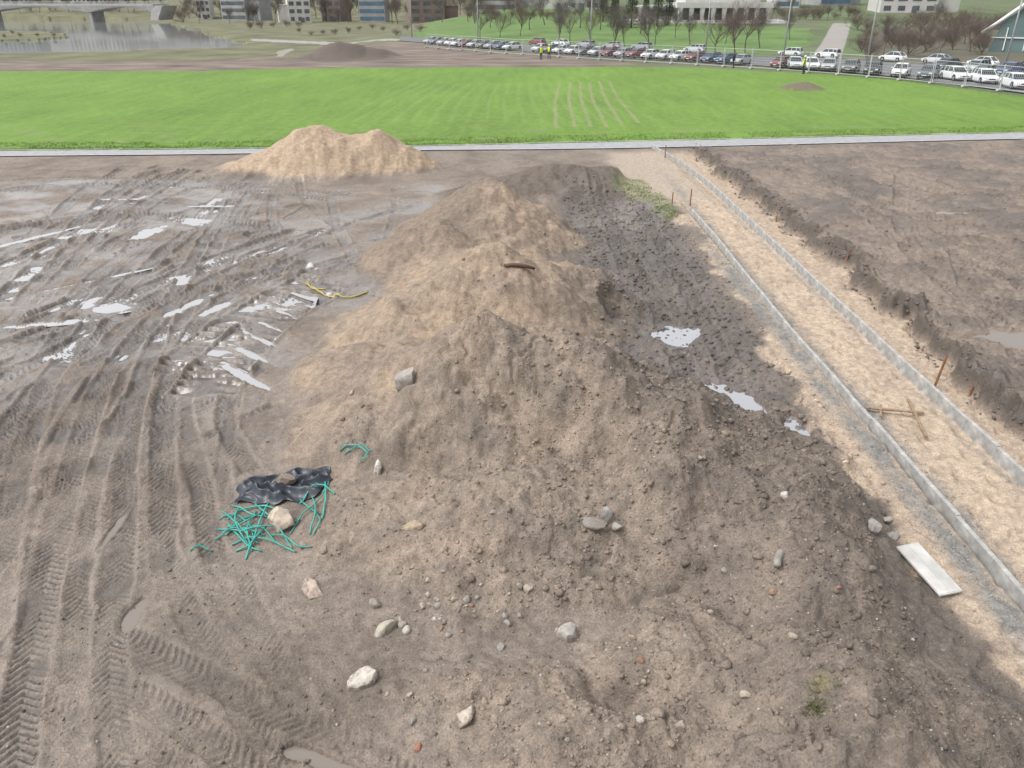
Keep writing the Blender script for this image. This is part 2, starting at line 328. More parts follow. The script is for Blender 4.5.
def attrmat(n):
    m,N,L,b=newmat(n)
    at=N.new("ShaderNodeAttribute"); at.attribute_name="col"
    ar=N.new("ShaderNodeAttribute"); ar.attribute_name="rgh"
    tc=N.new("ShaderNodeTexCoord")
    def noise(sc,det=4,ro=.6):
        q=N.new("ShaderNodeTexNoise"); q.inputs["Scale"].default_value=sc; q.inputs["Detail"].default_value=det; q.inputs["Roughness"].default_value=ro
        L.new(tc.outputs["Object"],q.inputs["Vector"]); return q
    a=noise(7,5,.72); b2=noise(38,3,.7); v=N.new("ShaderNodeTexVoronoi"); v.inputs["Scale"].default_value=26; L.new(tc.outputs["Object"],v.inputs["Vector"])
    def mr(o,f0,f1,t0,t1):
        q=N.new("ShaderNodeMapRange"); q.inputs[1].default_value=f0;q.inputs[2].default_value=f1;q.inputs[3].default_value=t0;q.inputs[4].default_value=t1; L.new(o,q.inputs[0]); return q.outputs[0]
    def mth(op,x,y):
        q=N.new("ShaderNodeMath"); q.operation=op
        for i,w in enumerate((x,y)):
            if isinstance(w,(int,float)): q.inputs[i].default_value=w
            else: L.new(w,q.inputs[i])
        return q.outputs[0]
    k=mth('MULTIPLY',mr(a.outputs["Fac"],.3,.7,.66,1.34),mr(b2.outputs["Fac"],.3,.7,.68,1.32))
    gr=mr(v.outputs["Distance"],.16,.10,0,1); sel=N.new("ShaderNodeSeparateColor"); L.new(v.outputs["Color"],sel.inputs[0])
    gr=mth('MULTIPLY',gr,mr(sel.outputs[0],.86,.9,0,1)); k=mth('ADD',k,mth('MULTIPLY',gr,.45))
    vm=N.new("ShaderNodeVectorMath"); vm.operation='SCALE'; L.new(at.outputs["Color"],vm.inputs[0]); L.new(k,vm.inputs["Scale"])
    L.new(vm.outputs[0],b.inputs["Base Color"])
    rr=mth('ADD',ar.outputs["Fac"],mr(a.outputs["Fac"],.3,.7,-.12,.12)); L.new(rr,b.inputs["Roughness"])
    L.new(mr(rr,.72,.34,0,.9),b.inputs["Coat Weight"]); L.new(mr(rr,.6,.28,.24,.10),b.inputs["Coat Roughness"]); b.inputs["Coat IOR"].default_value=1.55
    bp=N.new("ShaderNodeBump"); bp.inputs["Strength"].default_value=.9; bp.inputs["Distance"].default_value=.035; L.new(a.outputs["Fac"],bp.inputs["Height"])
    bp2=N.new("ShaderNodeBump"); bp2.inputs["Strength"].default_value=1.0; bp2.inputs["Distance"].default_value=.018; L.new(b2.outputs["Fac"],bp2.inputs["Height"]); L.new(bp.outputs["Normal"],bp2.inputs["Normal"])
    L.new(bp2.outputs["Normal"],b.inputs["Normal"])
    return m
def gridmesh(name,Xa,Ya,Za,cols,rg):
    R,Cn=Xa.shape; me=bpy.data.meshes.new(name)
    v=np.stack([Xa,Ya,Za],-1).reshape(-1,3).astype(np.float32)
    me.vertices.add(len(v)); me.vertices.foreach_set("co",v.ravel())
    idx=np.arange(R*Cn,dtype=np.int32).reshape(R,Cn)
    fa=np.stack([idx[:-1,:-1],idx[:-1,1:],idx[1:,1:],idx[1:,:-1]],-1).reshape(-1,4)
    me.loops.add(fa.size); me.loops.foreach_set("vertex_index",fa.ravel())
    me.polygons.add(len(fa)); me.polygons.foreach_set("loop_start",np.arange(0,fa.size,4,dtype=np.int32))
    me.polygons.foreach_set("use_smooth",np.ones(len(fa),bool))
    me.update(calc_edges=True)
    ca=me.color_attributes.new("col",'FLOAT_COLOR','POINT')
    cc=np.concatenate([cols.reshape(-1,3),np.ones((len(v),1))],1).astype(np.float32); ca.data.foreach_set("color",cc.ravel())
    a=me.attributes.new("rgh",'FLOAT','POINT'); a.data.foreach_set("value",rg.reshape(-1).astype(np.float32))
    o=bpy.data.objects.new(name,me); COL.objects.link(o); return o
M_ground=attrmat("mud_sand_and_grass")
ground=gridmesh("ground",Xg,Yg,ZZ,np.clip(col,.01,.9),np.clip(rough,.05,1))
ground.data.materials.append(M_ground); ground["kind"]="structure"; ground["label"]="muddy construction ground with earth heaps, sand and grass"
# ------------------------------------------------------------------ mesh builder
class MB:
    def __init__(s): s.v=[];s.f=[];s.m=[]
    def add(s,vs,fs,mi=0):
        o=len(s.v); s.v+= [tuple(p) for p in vs]; s.f+=[tuple(i+o for i in f) for f in fs]; s.m+=[mi]*len(fs)
    def box(s,c,d,mi=0,ch=0,M=None):
        x,y,z=[k/2 for k in d]
        if ch<=0:
            vs=[(a*x,b*y,e*z) for e in(-1,1) for b in(-1,1) for a in(-1,1)]
            fs=[(0,2,3,1),(4,5,7,6),(0,1,5,4),(2,6,7,3),(0,4,6,2),(1,3,7,5)]
        else:
            ring=lambda X_,Y_,Z_:[(-X_+ch,-Y_,Z_),(X_-ch,-Y_,Z_),(X_,-Y_+ch,Z_),(X_,Y_-ch,Z_),(X_-ch,Y_,Z_),(-X_+ch,Y_,Z_),(-X_,Y_-ch,Z_),(-X_,-Y_+ch,Z_)]
            vs=ring(x-ch,y-ch,-z)+ring(x,y,-z+ch)+ring(x,y,z-ch)+ring(x-ch,y-ch,z)
            fs=[tuple(range(7,-1,-1)),tuple(range(24,32))]
            for k in range(3):
                for i in range(8): fs.append((k*8+i,k*8+(i+1)%8,(k+1)*8+(i+1)%8,(k+1)*8+i))
        vs=[Vector(p) for p in vs]
        if M is not None: vs=[M@p for p in vs]
        s.add([p+Vector(c) for p in vs],fs,mi)
    def tube(s,pts,rad,n=6,mi=0,cap=True):
        pts=[Vector(p) for p in pts]; o=len(s.v)
        if not isinstance(rad,(list,tuple)): rad=[rad]*len(pts)
        for i,p in enumerate(pts):
            d=(pts[min(i+1,len(pts)-1)]-pts[max(i-1,0)]); 
            if d.length<1e-9: d=Vector((0,0,1))
            d.normalize(); u=d.cross(Vector((0,0,1)) if abs(d.z)<.95 else Vector((1,0,0))).normalized(); w=d.cross(u)
            for k in range(n):
                a=2*math.pi*k/n; s.v.append(tuple(p+(u*math.cos(a)+w*math.sin(a))*rad[i]))
        for i in range(len(pts)-1):
            for k in range(n):
                s.f.append((o+i*n+k,o+i*n+(k+1)%n,o+(i+1)*n+(k+1)%n,o+(i+1)*n+k)); s.m.append(mi)
        if cap:
            s.f.append(tuple(o+k for k in range(n-1,-1,-1))); s.m.append(mi)
            e=o+(len(pts)-1)*n; s.f.append(tuple(e+k for k in range(n))); s.m.append(mi)
    def loft(s,rings,mi=0,cap=True):
        n=len(rings[0]); o=len(s.v)
        for r in rings: s.v+=[tuple(p) for p in r]
        for i in range(len(rings)-1):
            for k in range(n): s.f.append((o+i*n+k,o+i*n+(k+1)%n,o+(i+1)*n+(k+1)%n,o+(i+1)*n+k)); s.m.append(mi)
        if cap:
            s.f.append(tuple(o+k for k in range(n-1,-1,-1))); s.m.append(mi); e=o+(len(rings)-1)*n; s.f.append(tuple(e+k for k in range(n))); s.m.append(mi)
    def obj(s,name,mats,smooth=False,parent=None,loc=None):
        me=bpy.data.meshes.new(name); me.from_pydata(s.v,[],s.f); 
        for m in mats: me.materials.append(m)
        me.polygons.foreach_set("material_index",s.m)
        if smooth: me.polygons.foreach_set("use_smooth",[True]*len(s.f))
        me.update(); o=bpy.data.objects.new(name,me); COL.objects.link(o)
        if parent: o.parent=parent
        if loc is not None: o.location=loc
        return o
def top(o,label,cat,group=None):
    o["label"]=label;o["category"]=cat
    if group:o["group"]=group
    return o
def empty(name,loc=(0,0,0)):
    e=bpy.data.objects.new(name,None); COL.objects.link(e); e.location=loc; e.empty_display_size=.2; return e
def copy_thing(root,loc,rz,sc=1.0):
    n=root.copy(); COL.objects.link(n); n.location=loc; n.rotation_euler=(0,0,rz); n.scale=(sc,sc,sc)
    for ch in root.children:
        q=ch.copy(); COL.objects.link(q); q.parent=n
        for g in ch.children:
            w=g.copy(); COL.objects.link(w); w.parent=q
    return n
# ------------------------------------------------------------------ water
def watermat(n,colr,ior,bs,bstr,metal=0):
    m,N,L,b=newmat(n)
    tc=N.new("ShaderNodeTexCoord"); no=N.new("ShaderNodeTexNoise"); no.inputs["Scale"].default_value=bs; no.inputs["Detail"].default_value=3; L.new(tc.outputs["Object"],no.inputs["Vector"])
    bp=N.new("ShaderNodeBump"); bp.inputs["Strength"].default_value=bstr; bp.inputs["Distance"].default_value=.02; L.new(no.outputs["Fac"],bp.inputs["Height"]); L.new(bp.outputs["Normal"],b.inputs["Normal"])
    b.inputs["Base Color"].default_value=(*colr,1); b.inputs["Roughness"].default_value=.06; b.inputs["IOR"].default_value=ior; b.inputs["Metallic"].default_value=metal
    return m
M_pud=watermat("puddle_surface",(.74,.74,.75),1.6,2.0,.04,.85); M_pudm=watermat("shallow_puddle_surface",(.64,.63,.625),1.6,2.0,.06,.75); M_pudn=watermat("muddy_puddle_surface",(.23,.195,.165),1.6,2.0,.04,.22); M_riv=watermat("river_surface",(.47,.49,.50),1.6,.5,.25,.6)
for i,(cx,cy,rx,ry,rot,lev,px,py) in enumerate(pudd):
    b=MB(); n=28; c_,s_=math.cos(rot),math.sin(rot); vs=[]
    for k in range(n):
        a=2*math.pi*k/n; u=rx*math.cos(a);v=ry*math.sin(a); vs.append((cx+u*c_-v*s_,cy+u*s_+v*c_,lev+i*.0003))
    b.add(vs,[tuple(range(n))]); o=b.obj("puddle",[M_pudn if (py>480 or px>900) else (M_pud if px>500 else M_pudm)]); o["kind"]="structure"
lm=(X<-5)&(X>-14)&(Y>15)&(Y<30)&(hm<.1)
WLV=float(np.percentile(Z[lm],8)); print("water level",WLV)
b=MB(); W=[(-30,15.5),(-4.9,15.5),(-4.9,17),(-6.5,33.5),(-34,33.5)]; b.add([(x,y,WLV) for x,y in W],[tuple(range(5))]); o=b.obj("puddle",[M_pudm]); o["kind"]="structure"
b=MB(); b.add([(-900,120,-3),(-20,120,-3),(-20,520,-3),(-900,520,-3)],[(0,1,2,3)]); o=b.obj("river",[M_riv]); o["kind"]="structure"; o["label"]="calm grey river reflecting the sky"
# ------------------------------------------------------------------ strips
def strip(name,near,far,mats,dz,n=60):
    A=cr(near,3.0);B=cr(far,3.0)
    def res(P):
        d=np.concatenate([[0],np.cumsum(np.linalg.norm(np.diff(P,axis=0),axis=1))]); t=np.linspace(0,d[-1],n); return np.stack([np.interp(t,d,P[:,0]),np.interp(t,d,P[:,1])],1)
    A=res(A);B=res(B); b=MB(); vs=[];fs=[]
    K=5
    for i in range(n):
        for k in range(K):
            p=A[i]+(B[i]-A[i])*k/(K-1); vs.append((p[0],p[1],zl(p[0],p[1])+dz))
    for i in range(n-1):
        for k in range(K-1): fs.append((i*K+k,(i+1)*K+k,(i+1)*K+k+1,i*K+k+1))
    b.add(vs,fs); return b.obj(name,mats)
M_path=mat("worn_asphalt",(.31,.315,.325),.8,0,3,.15,.3); M_conc=mat("kerb_concrete",(.35,.345,.33),.88,0,6,.33,.4,.004); M_road=mat("road_asphalt",(.15,.15,.155),.85,0,2,.2)
def offs(L_,d): return [(x,y+d) for x,y in L_]
o=strip("footpath",offs(pn,.10),offs(pf,-.10),[M_path],.03,90); o["kind"]="structure"; o["label"]="grey asphalt footpath between mud and lawn"
M_edge=mat("pale_edging",(.44,.44,.43),.85,0,3,.12)
o=strip("footpath",offs(pn,0),offs(pn,.10),[M_edge],.06,90); o["kind"]="structure"
o=strip("footpath",offs(pf,-.10),offs(pf,0),[M_edge],.07,90); o["kind"]="structure"
RN=[(400,41),(480,48),(600,57),(700,62.5),(800,69),(900,78),(1024,94),(1200,116)]
RF=[(400,37),(480,42),(600,49),(700,53.5),(800,58),(900,63.5),(1024,73),(1200,88)]
def sl(L_): 
    r=[]
    for a_,b_ in L_:
        p=site(a_,b_); r.append((p.x,p.y))
    return r
o=strip("road",sl(RN),sl(RF),[M_road],.08,120); o["kind"]="structure"; o["label"]="asphalt street lined with parked cars"
# ------------------------------------------------------------------ kerb stones
kb=MB(); kb.box((0,0,0),(.07,.994,.32),0,.007)
kproto=kb.obj("kerb_stone",[M_conc]); top(kproto,"grey concrete kerb stone set along the sandy path bed","kerb stone","kerb stones edging the new path")
first=True
def putkerb(x,y,rz,z=.0):
    global first
    if first: o=kproto; first=False
    else: o=kproto.copy(); COL.objects.link(o)
    o.location=(x+random.uniform(-.006,.006),y,z+random.uniform(-.010,.010)); o.rotation_euler=(random.uniform(-.009,.009),random.uniform(-.03,.03),rz+random.uniform(-.006,.006))
for i in range(25): putkerb(6.56+.05*math.sin(i*.35),4+i*1.0,-.0175*math.cos((i)*.35))
for i in range(39):
    y=4+i; x=8.32 if y<32 else 8.32-.0085*(y-32)**2; putkerb(x,y,0 if y<32 else .017*(y-32))
# ------------------------------------------------------------------ stones
def rockmesh(name,seed,sub=3,m=None,facets=12):
    bm=bmesh.new(); bmesh.ops.create_icosphere(bm,subdivisions=sub,radius=1)
    r=random.Random(seed); pl=[]
    for i in range(facets):
        n=Vector((r.gauss(0,1),r.gauss(0,1),r.gauss(0,1))).normalized(); pl.append((n,r.uniform(.56,.82)))
    for v in bm.verts:
        p=v.co.copy()
        for n,d in pl:
            e=p.dot(n)-d
            if e>0: p-=n*e*.95
        k=1+.09*float(gn(p.x*1.9+seed,p.y*1.9+p.z*1.7,5))+.04*float(gn(p.x*5+seed,p.y*5+p.z*5,6)); p*=k*1.15; v.co=p
    me=bpy.data.meshes.new(name); bm.to_mesh(me); bm.free(); me.polygons.foreach_set("use_smooth",[True]*len(me.polygons))
    try: me.set_sharp_from_angle(angle=math.radians(32))
    except Exception: pass
    if m: me.materials.append(m)
    return me
def stonemat(colr,s):
    m,N,L,b=newmat("muddy_stone"); tc=N.new("ShaderNodeTexCoord"); no=N.new("ShaderNodeTexNoise"); no.inputs["Scale"].default_value=2.2; no.inputs["Detail"].default_value=8; no.inputs["Roughness"].default_value=.7
    L.new(tc.outputs["Object"],no.inputs["Vector"]); sx=N.new("ShaderNodeSeparateXYZ"); L.new(tc.outputs["Object"],sx.inputs[0])
    ad=N.new("ShaderNodeMath"); ad.operation='MULTIPLY_ADD'; L.new(sx.outputs[2],ad.inputs[0]); ad.inputs[1].default_value=-.22; L.new(no.outputs["Fac"],ad.inputs[2])
    r_=N.new("ShaderNodeValToRGB"); e=r_.color_ramp.elements; e[0].position=.25; e[0].color=(*[v for v in colr],1); e[1].position=.55; e[1].color=(.19,.155,.125,1); q=e.new(.40); q.color=(*[v*.75 for v in colr],1)
    L.new(ad.outputs[0],r_.inputs["Fac"]); L.new(r_.outputs["Color"],b.inputs["Base Color"]); b.inputs["Roughness"].default_value=.88
    bp=N.new("ShaderNodeBump"); bp.inputs["Strength"].default_value=.6; bp.inputs["Distance"].default_value=.03; L.new(no.outputs["Fac"],bp.inputs["Height"]); L.new(bp.outputs["Normal"],b.inputs["Normal"]); return m
smats={}
def rock(px,py,s,colr,label,name="stone",cat="stone",sc=(1,.8,.6),rz=None,seed=None,facets=12,grp=None,sink=.10):
    p=site(px,py); seed=seed or random.randint(1,9999)
    if colr not in smats: smats[colr]=stonemat(colr,s)
    me=rockmesh(name,seed,4 if s>.1 else 3,smats[colr],facets); o=bpy.data.objects.new(name,me); COL.objects.link(o)
    o.location=p+Vector((0,0,s*sc[2]*sink)); o.scale=(s*sc[0],s*sc[1],s*sc[2]); o.rotation_euler=(random.uniform(-.25,.25),random.uniform(-.25,.25),random.uniform(0,6) if rz is None else rz)
    top(o,label,cat,grp); return o
R=[(407,384,.26,(.34,.31,.28),"large angular grey boulder on the earth heap",(1,.8,.9)),
 (282,524,.23,(.52,.44,.35),"large rounded tan stone beside black plastic sheet",(.9,.9,1.0)),
 (378,472,.14,(.62,.58,.52),"pale upright stone chip in the earth",(.6,.5,1.2)),
 (365,682,.17,(.55,.50,.44),"whitish broken stone lying in mud",(1.1,.8,.8)),
 (570,636,.15,(.38,.36,.32),"smooth grey oval cobble on the heap foot",(.85,1.0,.95)),
 (384,632,.14,(.42,.38,.31),"flat tan stone lying in mud",(1.2,.7,.7)),
 (403,625,.06,(.36,.34,.31),"small round grey stone in mud",(1,1,.8)),
 (313,590,.15,(.50,.40,.33),"flat pinkish stone sunk in mud",(1.2,.8,.6)),
 (375,605,.09,(.35,.31,.26),"small brown stone in mud",(1,.8,.8)),
 (466,716,.11,(.50,.43,.35),"pale flat stone at the heap foot",(1.2,.8,.6)),
 (413,527,.12,(.42,.33,.23),"sandy coloured flat stone on the slope",(1.3,.8,.7)),
 (606,520,.15,(.30,.28,.26),"dark grey angular stone slab on the slope",(.8,.7,1.1)),
 (616,527,.09,(.40,.37,.34),"grey stone chip on the slope",(1,.8,.6)),
 (590,524,.13,(.25,.22,.2),"thin dark slab stone on the slope",(1.6,.8,.5)),
 (493,513,.05,(.35,.3,.25),"small brown stone on the heap",(1,1,.7)),
 (785,497,.08,(.50,.48,.44),"pale grey stone on the dark heap",(1,.8,.8)),
 (873,527,.13,(.34,.32,.29),"grey lump of concrete beside the sand",(.8,1,.8)),
 (892,537,.11,(.28,.26,.24),"dark grey stone by the sand strip",(1,.8,.7)),
 (887,520,.08,(.36,.33,.29),"small grey stone by the sand strip",(1,.8,.7)),
 (418,748,.05,(.38,.17,.11),"red brick fragment in mud",(1,.8,.7)),
 (352,393,.06,(.38,.32,.26),"small stone on the sandy slope",(1,.8,.7)),
 (456,391,.05,(.34,.2,.14),"small reddish stone near the crest",(1,.8,.7)),
 (323,550,.07,(.36,.3,.25),"brown stone at the heap foot",(1,.8,.7)),
 (304,545,.07,(.33,.27,.22),"brown stone beside green straps",(1,.8,.7)),
 (310,268,.20,(.55,.53,.5),"pale broken slab near yellow hose",(1.2,.8,.5)),
 (528,590,.08,(.38,.33,.28),"small stone on the heap foot",(1,.8,.7)),(640,660,.045,(.36,.18,.12),"red brick crumb in earth",(1,.8,.7)),
 (700,458,.05,(.4,.37,.33),"small grey stone on the dark heap",(1,.8,.7)),(640,720,.05,(.5,.47,.42),"small pale stone in earth",(1,.8,.7)),(838,588,.035,(.36,.17,.11),"red brick crumb on the dark heap",(1,.8,.7))]
for a,b_,s,cc,l,sc in R: rock(a,b_,s,cc,l,sc=sc)
RC=[(.32,.20,.14),(.40,.34,.27),(.31,.285,.26),(.46,.42,.36)]
for i in range(64):
    if i<34: a=455+random.gauss(0,34);b_=610+random.gauss(0,15)
    else: a=random.uniform(380,820);b_=random.uniform(520,740)
    t=random.random(); cc=RC[0] if t<.10 else (RC[1] if t<.5 else (RC[2] if t<.85 else RC[3]))
    rock(a,b_,random.uniform(.022,.065),cc,"small rubble stone at the foot of the heap",sc=(1,.8,.8),grp="rubble stones at the heap foot",facets=8,sink=-.15)
p=site(780,556); b=MB(); 
b.tube([(-.2,0,0),(-.1,.01,.01),(.1,0,0),(.19,0,-.01)],[.045,.05,.048,.035],12); o=b.obj("pipe_piece",[mat("cement_pipe",(.25,.235,.205),.85,0,12,.4,.5,.01)],True,loc=p+Vector((0,0,.01))); o.rotation_euler=(0,-.1,1.1); top(o,"short grey cement pipe piece on dark earth","pipe")
p=site(520,268); b=MB(); pts_=[(-.36,.0),(-.15,.02),(.1,.0),(.34,-.03)]
z0=max(zl(p.x+x,p.y+y) for x,y in pts_)-p.z
b.tube([(x,y,.75*z0+.25*(zl(p.x+x,p.y+y)-p.z)+.035) for x,y in pts_],[.04,.05,.045,.03],9); o=b.obj("log",[mat("wet_bark",(.11,.065,.045),.85,0,20,.4,.5,.01)],True,loc=p); top(o,"short dark brown log on the earth heap","log")
def cgrid(x,y):
    j=min(max(np.searchsorted(YS,y)-1,0),NR-1); i=int(min(max((x/float(WID(y))+1)/2*(NC-1),0),NC-1)); return col[j,i]
def scatter(name,n,smin,smax,sampler,colf,label,rgh=.9):
    t=(1+5**.5)/2; iv=np.array([(-1,t,0),(1,t,0),(-1,-t,0),(1,-t,0),(0,-1,t),(0,1,t),(0,-1,-t),(0,1,-t),(t,0,-1),(t,0,1),(-t,0,-1),(-t,0,1)])/1.9
    fi=np.array([(0,11,5),(0,5,1),(0,1,7),(0,7,10),(0,10,11),(1,5,9),(5,11,4),(11,10,2),(10,7,6),(7,1,8),(3,9,4),(3,4,2),(3,2,6),(3,6,8),(3,8,9),(4,9,5),(2,4,11),(6,2,10),(8,6,7),(9,8,1)])
    V=[];F=[];Cc=[]
    for k in range(n):
        x,y=sampler(); z=zl(x,y); s=smin*(smax/smin)**(random.random()**2.2)
        q=iv*rng.uniform(.55,1.2,(12,1))*s*rng.uniform(.6,1.1,3); a=random.uniform(0,6.28); ca,sa=math.cos(a),math.sin(a)
        q=np.stack([q[:,0]*ca-q[:,1]*sa,q[:,0]*sa+q[:,1]*ca,q[:,2]*.75],1)+np.array([x,y,z+s*.08])
        V.append(q);F.append(fi+12*k);cc=colf(x,y);Cc.append(np.repeat(np.append(cc,1)[None],12,0))
    V=np.concatenate(V);F=np.concatenate(F);Cc=np.concatenate(Cc)
    me=bpy.data.meshes.new(name); me.from_pydata(V.tolist(),[],F.tolist()); ca=me.color_attributes.new("col",'FLOAT_COLOR','POINT'); ca.data.foreach_set("color",Cc.astype(np.float32).ravel())
    at=me.attributes.new("rgh",'FLOAT','POINT'); at.data.foreach_set("value",np.full(len(V),rgh,np.float32))
    me.polygons.foreach_set("use_smooth",[True]*len(me.polygons))
    o=bpy.data.objects.new(name,me); COL.objects.link(o); me.materials.append(M_ground); o["kind"]="stuff"; o["label"]=label; return o
def smp_heap():
    while True:
        y=random.uniform(5,26) if random.random()<.35 else random.uniform(5,13); x=random.uniform(-5.5,5.8)
        pr=.12+.9*min(1,max(0,(x+1.5)/3.5))+.7*max(0,min(1,(10.5-y)/3))+.5*float(gn(x/1.2,y/1.2,99))
        if (zl(x,y)>.12 or random.random()<.15) and random.random()<pr: return x,y
def smp_all():
    y=5+35*random.random()**1.7; return random.uniform(-.7*y-2,6),y
def smp_mid(): return random.uniform(2.0,6.0),random.uniform(10,32)
def smp_plat(): 
    y=10+32*random.random()**1.4; return random.uniform(9.9,.72*y+6),y
def smp_edge():
    y=random.uniform(10,44); return 9.70+random.gauss(0,.2)+.65*float(gn(y/2.6,3.3,8)),y
def smp_grav_shade():
    y=random.uniform(6,30); return (random.choice([6.25,6.84])+random.gauss(0,.13)),y  # outer row is gravel bedding, inner row also carries the kerb's painted shade
scatter("dirt_clods",18000,.006,.036,smp_heap,lambda x,y:cgrid(x,y)*random.uniform(.75,1.35),"crumbly earth clods covering the heaps")
scatter("dirt_clods",900,.03,.08,smp_heap,lambda x,y:cgrid(x,y)*random.uniform(.85,1.25),"larger earth lumps on the heaps")
scatter("dirt_clods",5000,.008,.030,smp_all,lambda x,y:cgrid(x,y)*random.uniform(.9,1.25),"small mud clods on the churned ground",.8)
scatter("dirt_clods",7500,.010,.085,smp_mid,lambda x,y:cgrid(x,y)*random.uniform(.95,1.4),"dark wet soil clods between heap and kerb",.70)
scatter("dirt_clods",5000,.010,.07,smp_plat,lambda x,y:cgrid(x,y)*random.uniform(.85,1.25),"wet soil clods on the churned plateau",.78)
scatter("dirt_clods",2600,.012,.085,smp_edge,lambda x,y:C(.120,.098,.081)*random.uniform(.85,1.4),"dark clods along the cut edge",.8)
def pc(x,y):
    t=random.random(); return C(.40,.375,.34) if t<.4 else (C(.34,.28,.21) if t<.79 else (C(.30,.17,.11) if t<.83 else C(.24,.225,.21)))
scatter("gravel",1900,.008,.030,smp_heap,pc,"scattered pebbles on the heaps")
scatter("gravel",5500,.008,.027,smp_grav_shade,lambda x,y:C(.25,.24,.22)*random.uniform(.7,1.4),"grey gravel along the kerb, doubling as shade on its inner side")
# ------------------------------------------------------------------ board, laths, stakes
M_board=mat("weathered_white_board",(.46,.45,.43),.85,0,3,.25,.2); M_wood=mat("weathered_lath",(.27,.185,.12),.8,0,9,.3,.3); M_rust=mat("rusty_wood",(.24,.115,.06),.85,0,15,.35,.4)
a=site(906,549);c_=site(950,598); d=(c_-a); L0=d.length
b=MB(); b.box((0,0,0),(L0,.34,.035),0,.004); b.box((0,0,.02),(L0-.02,.012,.004),0); b.box((L0/2-.03,0,.021),(.03,.32,.008),0)
o=b.obj("board",[M_board],loc=(a+c_)/2+Vector((0,0,.07))); o.rotation_euler=(.04,-math.atan2(d.z,math.hypot(d.x,d.y)),math.atan2(d.y,d.x)); top(o,"pale white wooden board lying across sand and earth","board")
def lath(p,q,lab,w=.055):
    a=site(*p);c_=site(*q);d=c_-a; b=MB(); b.box((0,0,0),(d.length,w,.03),0,.003)
    o=b.obj("wooden_lath",[M_wood],loc=(a+c_)/2+Vector((0,0,.07))); o.rotation_euler=(0,-math.atan2(d.z,math.hypot(d.x,d.y)),math.atan2(d.y,d.x)); top(o,lab,"lath"); return o
lath((865,411),(923,416),"thin pale wooden lath lying on the sand path")
lath((907,404),(925,442),"thin wooden lath crossing another on the sand").location.z+=.035
lath((880,408),(880,420),"short wooden lath piece on the sand",.04)
def stake(px,py,h,lean,r=.02):
    p=site(px,py); b=MB(); b.tube([(0,0,-.2),(lean*.3*(.2/(h+.2)),0,0),(lean*.3,0,h)],[r,r,r*.9],6); o=b.obj("stake",[M_rust],loc=p); top(o,"rusty brown survey stake driven beside the kerb","stake"); return o
stake(933,388,.72,.35,.026);stake(690,206,.65,0,.025);stake(672,204,.45,0,.025);stake(776,222,.4,0);stake(846,262,.35,.1);stake(665,158,.6,0,.03);stake(970,395,.2,0)
# ------------------------------------------------------------------ black sheet
p0=site(284,490); n_=84; zc=zl(p0.x,p0.y); HU,HV=.66,.35
xs=np.linspace(-HU,HU,n_); ys=np.linspace(-HV,HV,n_); b=MB(); vs=[];fs=[]
for j,v in enumerate(ys):
    for i,u in enumerate(xs):
        sx=u*(1+.10*math.sin(4*v+1))+.07*float(gn(v*4,u*2,11)); sy=v*(1+.30*math.sin(u*2.9+.9))+.10*u+.09*float(gn(u*4,v*3,12))
        x=p0.x+sx;y=p0.y+sy
        fold=(1-abs(float(gn(u*1.6+v*3.0+3,v*2.6-u*.8,14))))**3*.15+(1-abs(float(gn(u*3.5+v*5,v*4-u,15))))**4*.055
        e=max(0,min(1,(min(HU-abs(u),HV-abs(v)))/.12)); lv=zl(x,y)+.012; hi=min(max(lv,zc+.04),lv+.18)
        vs.append((x,y,lv+(hi-lv)*e+fold*(.25+.75*e)))
for j in range(n_-1):
    for i in range(n_-1): fs.append((j*n_+i,j*n_+i+1,(j+1)*n_+i+1,(j+1)*n_+i))
b.add(vs,fs); M_bag=mat("black_polythene",(.034,.040,.052),.33,0,10,.4,.4,.012)
o=b.obj("plastic_sheet",[M_bag],True); top(o,"crumpled black plastic sheet dumped at the heap foot","plastic sheet")
o=rock(286,490,.14,(.22,.175,.14),"lump of brown earth on the black sheet",name="earth_clod",cat="clod",sc=(1.2,.8,.6),facets=6); o.location=(p0.x+.05,p0.y,zc+.19)
M_strap=mat("teal_strap",(.045,.32,.27),.45,0,10,.2); M_yel=mat("yellow_hose",(.45,.37,.11),.5,0,10,.3)
def strap(pts,label,m=M_strap,r=.011,name="plastic_strap",cat="strap",lift=.04,grp="loose teal plastic straps"):
    P=[site(a,c_) for a,c_ in pts]; q=cr([(v.x,v.y) for v in P],.06); b=MB(); pp=[]
    for i,v in enumerate(q):
        t=i/max(1,len(q)-1); pp.append((v[0],v[1],zl(v[0],v[1])+.014+lift*math.sin(math.pi*t)**2+abs(float(gn(i*.15,len(pts)+pts[0][0],3)))*lift))
    b.tube(pp,r,5); o=b.obj(name,[m],True); top(o,label,cat,grp); return o
S=[[(228,520),(240,512),(262,508),(285,512)],[(218,530),(245,534),(280,528),(300,520)],[(232,545),(250,540),(275,545),(296,553)],[(246,560),(255,540),(262,520),(270,500)],
   [(222,512),(240,530),(258,545)],[(330,480),(322,500),(305,515),(290,535)],[(335,495),(318,490),(300,505)],[(240,508),(236,525),(248,545)],[(255,504),(275,525),(292,548)],[(300,500),(320,520),(314,535)],
   [(215,540),(235,532),(265,536)],[(270,536),(285,540),(300,550),(312,548)],[(340,452),(355,450),(368,456),(360,464)],[(345,455),(362,449),(372,451)],[(325,478),(326,500),(322,520)],[(190,552),(200,548),(212,552)],[(262,512),(250,524),(228,528)],
   [(226,536),(240,522),(262,514)],[(252,552),(248,532),(256,512)],[(310,535),(316,514),(312,496)],[(236,552),(252,546),(266,526)],[(244,526),(262,530),(276,544)],[(232,506),(250,516),(268,518)],[(228,524),(246,546),(262,552)],[(220,520),(234,516),(250,528),(254,540)]]
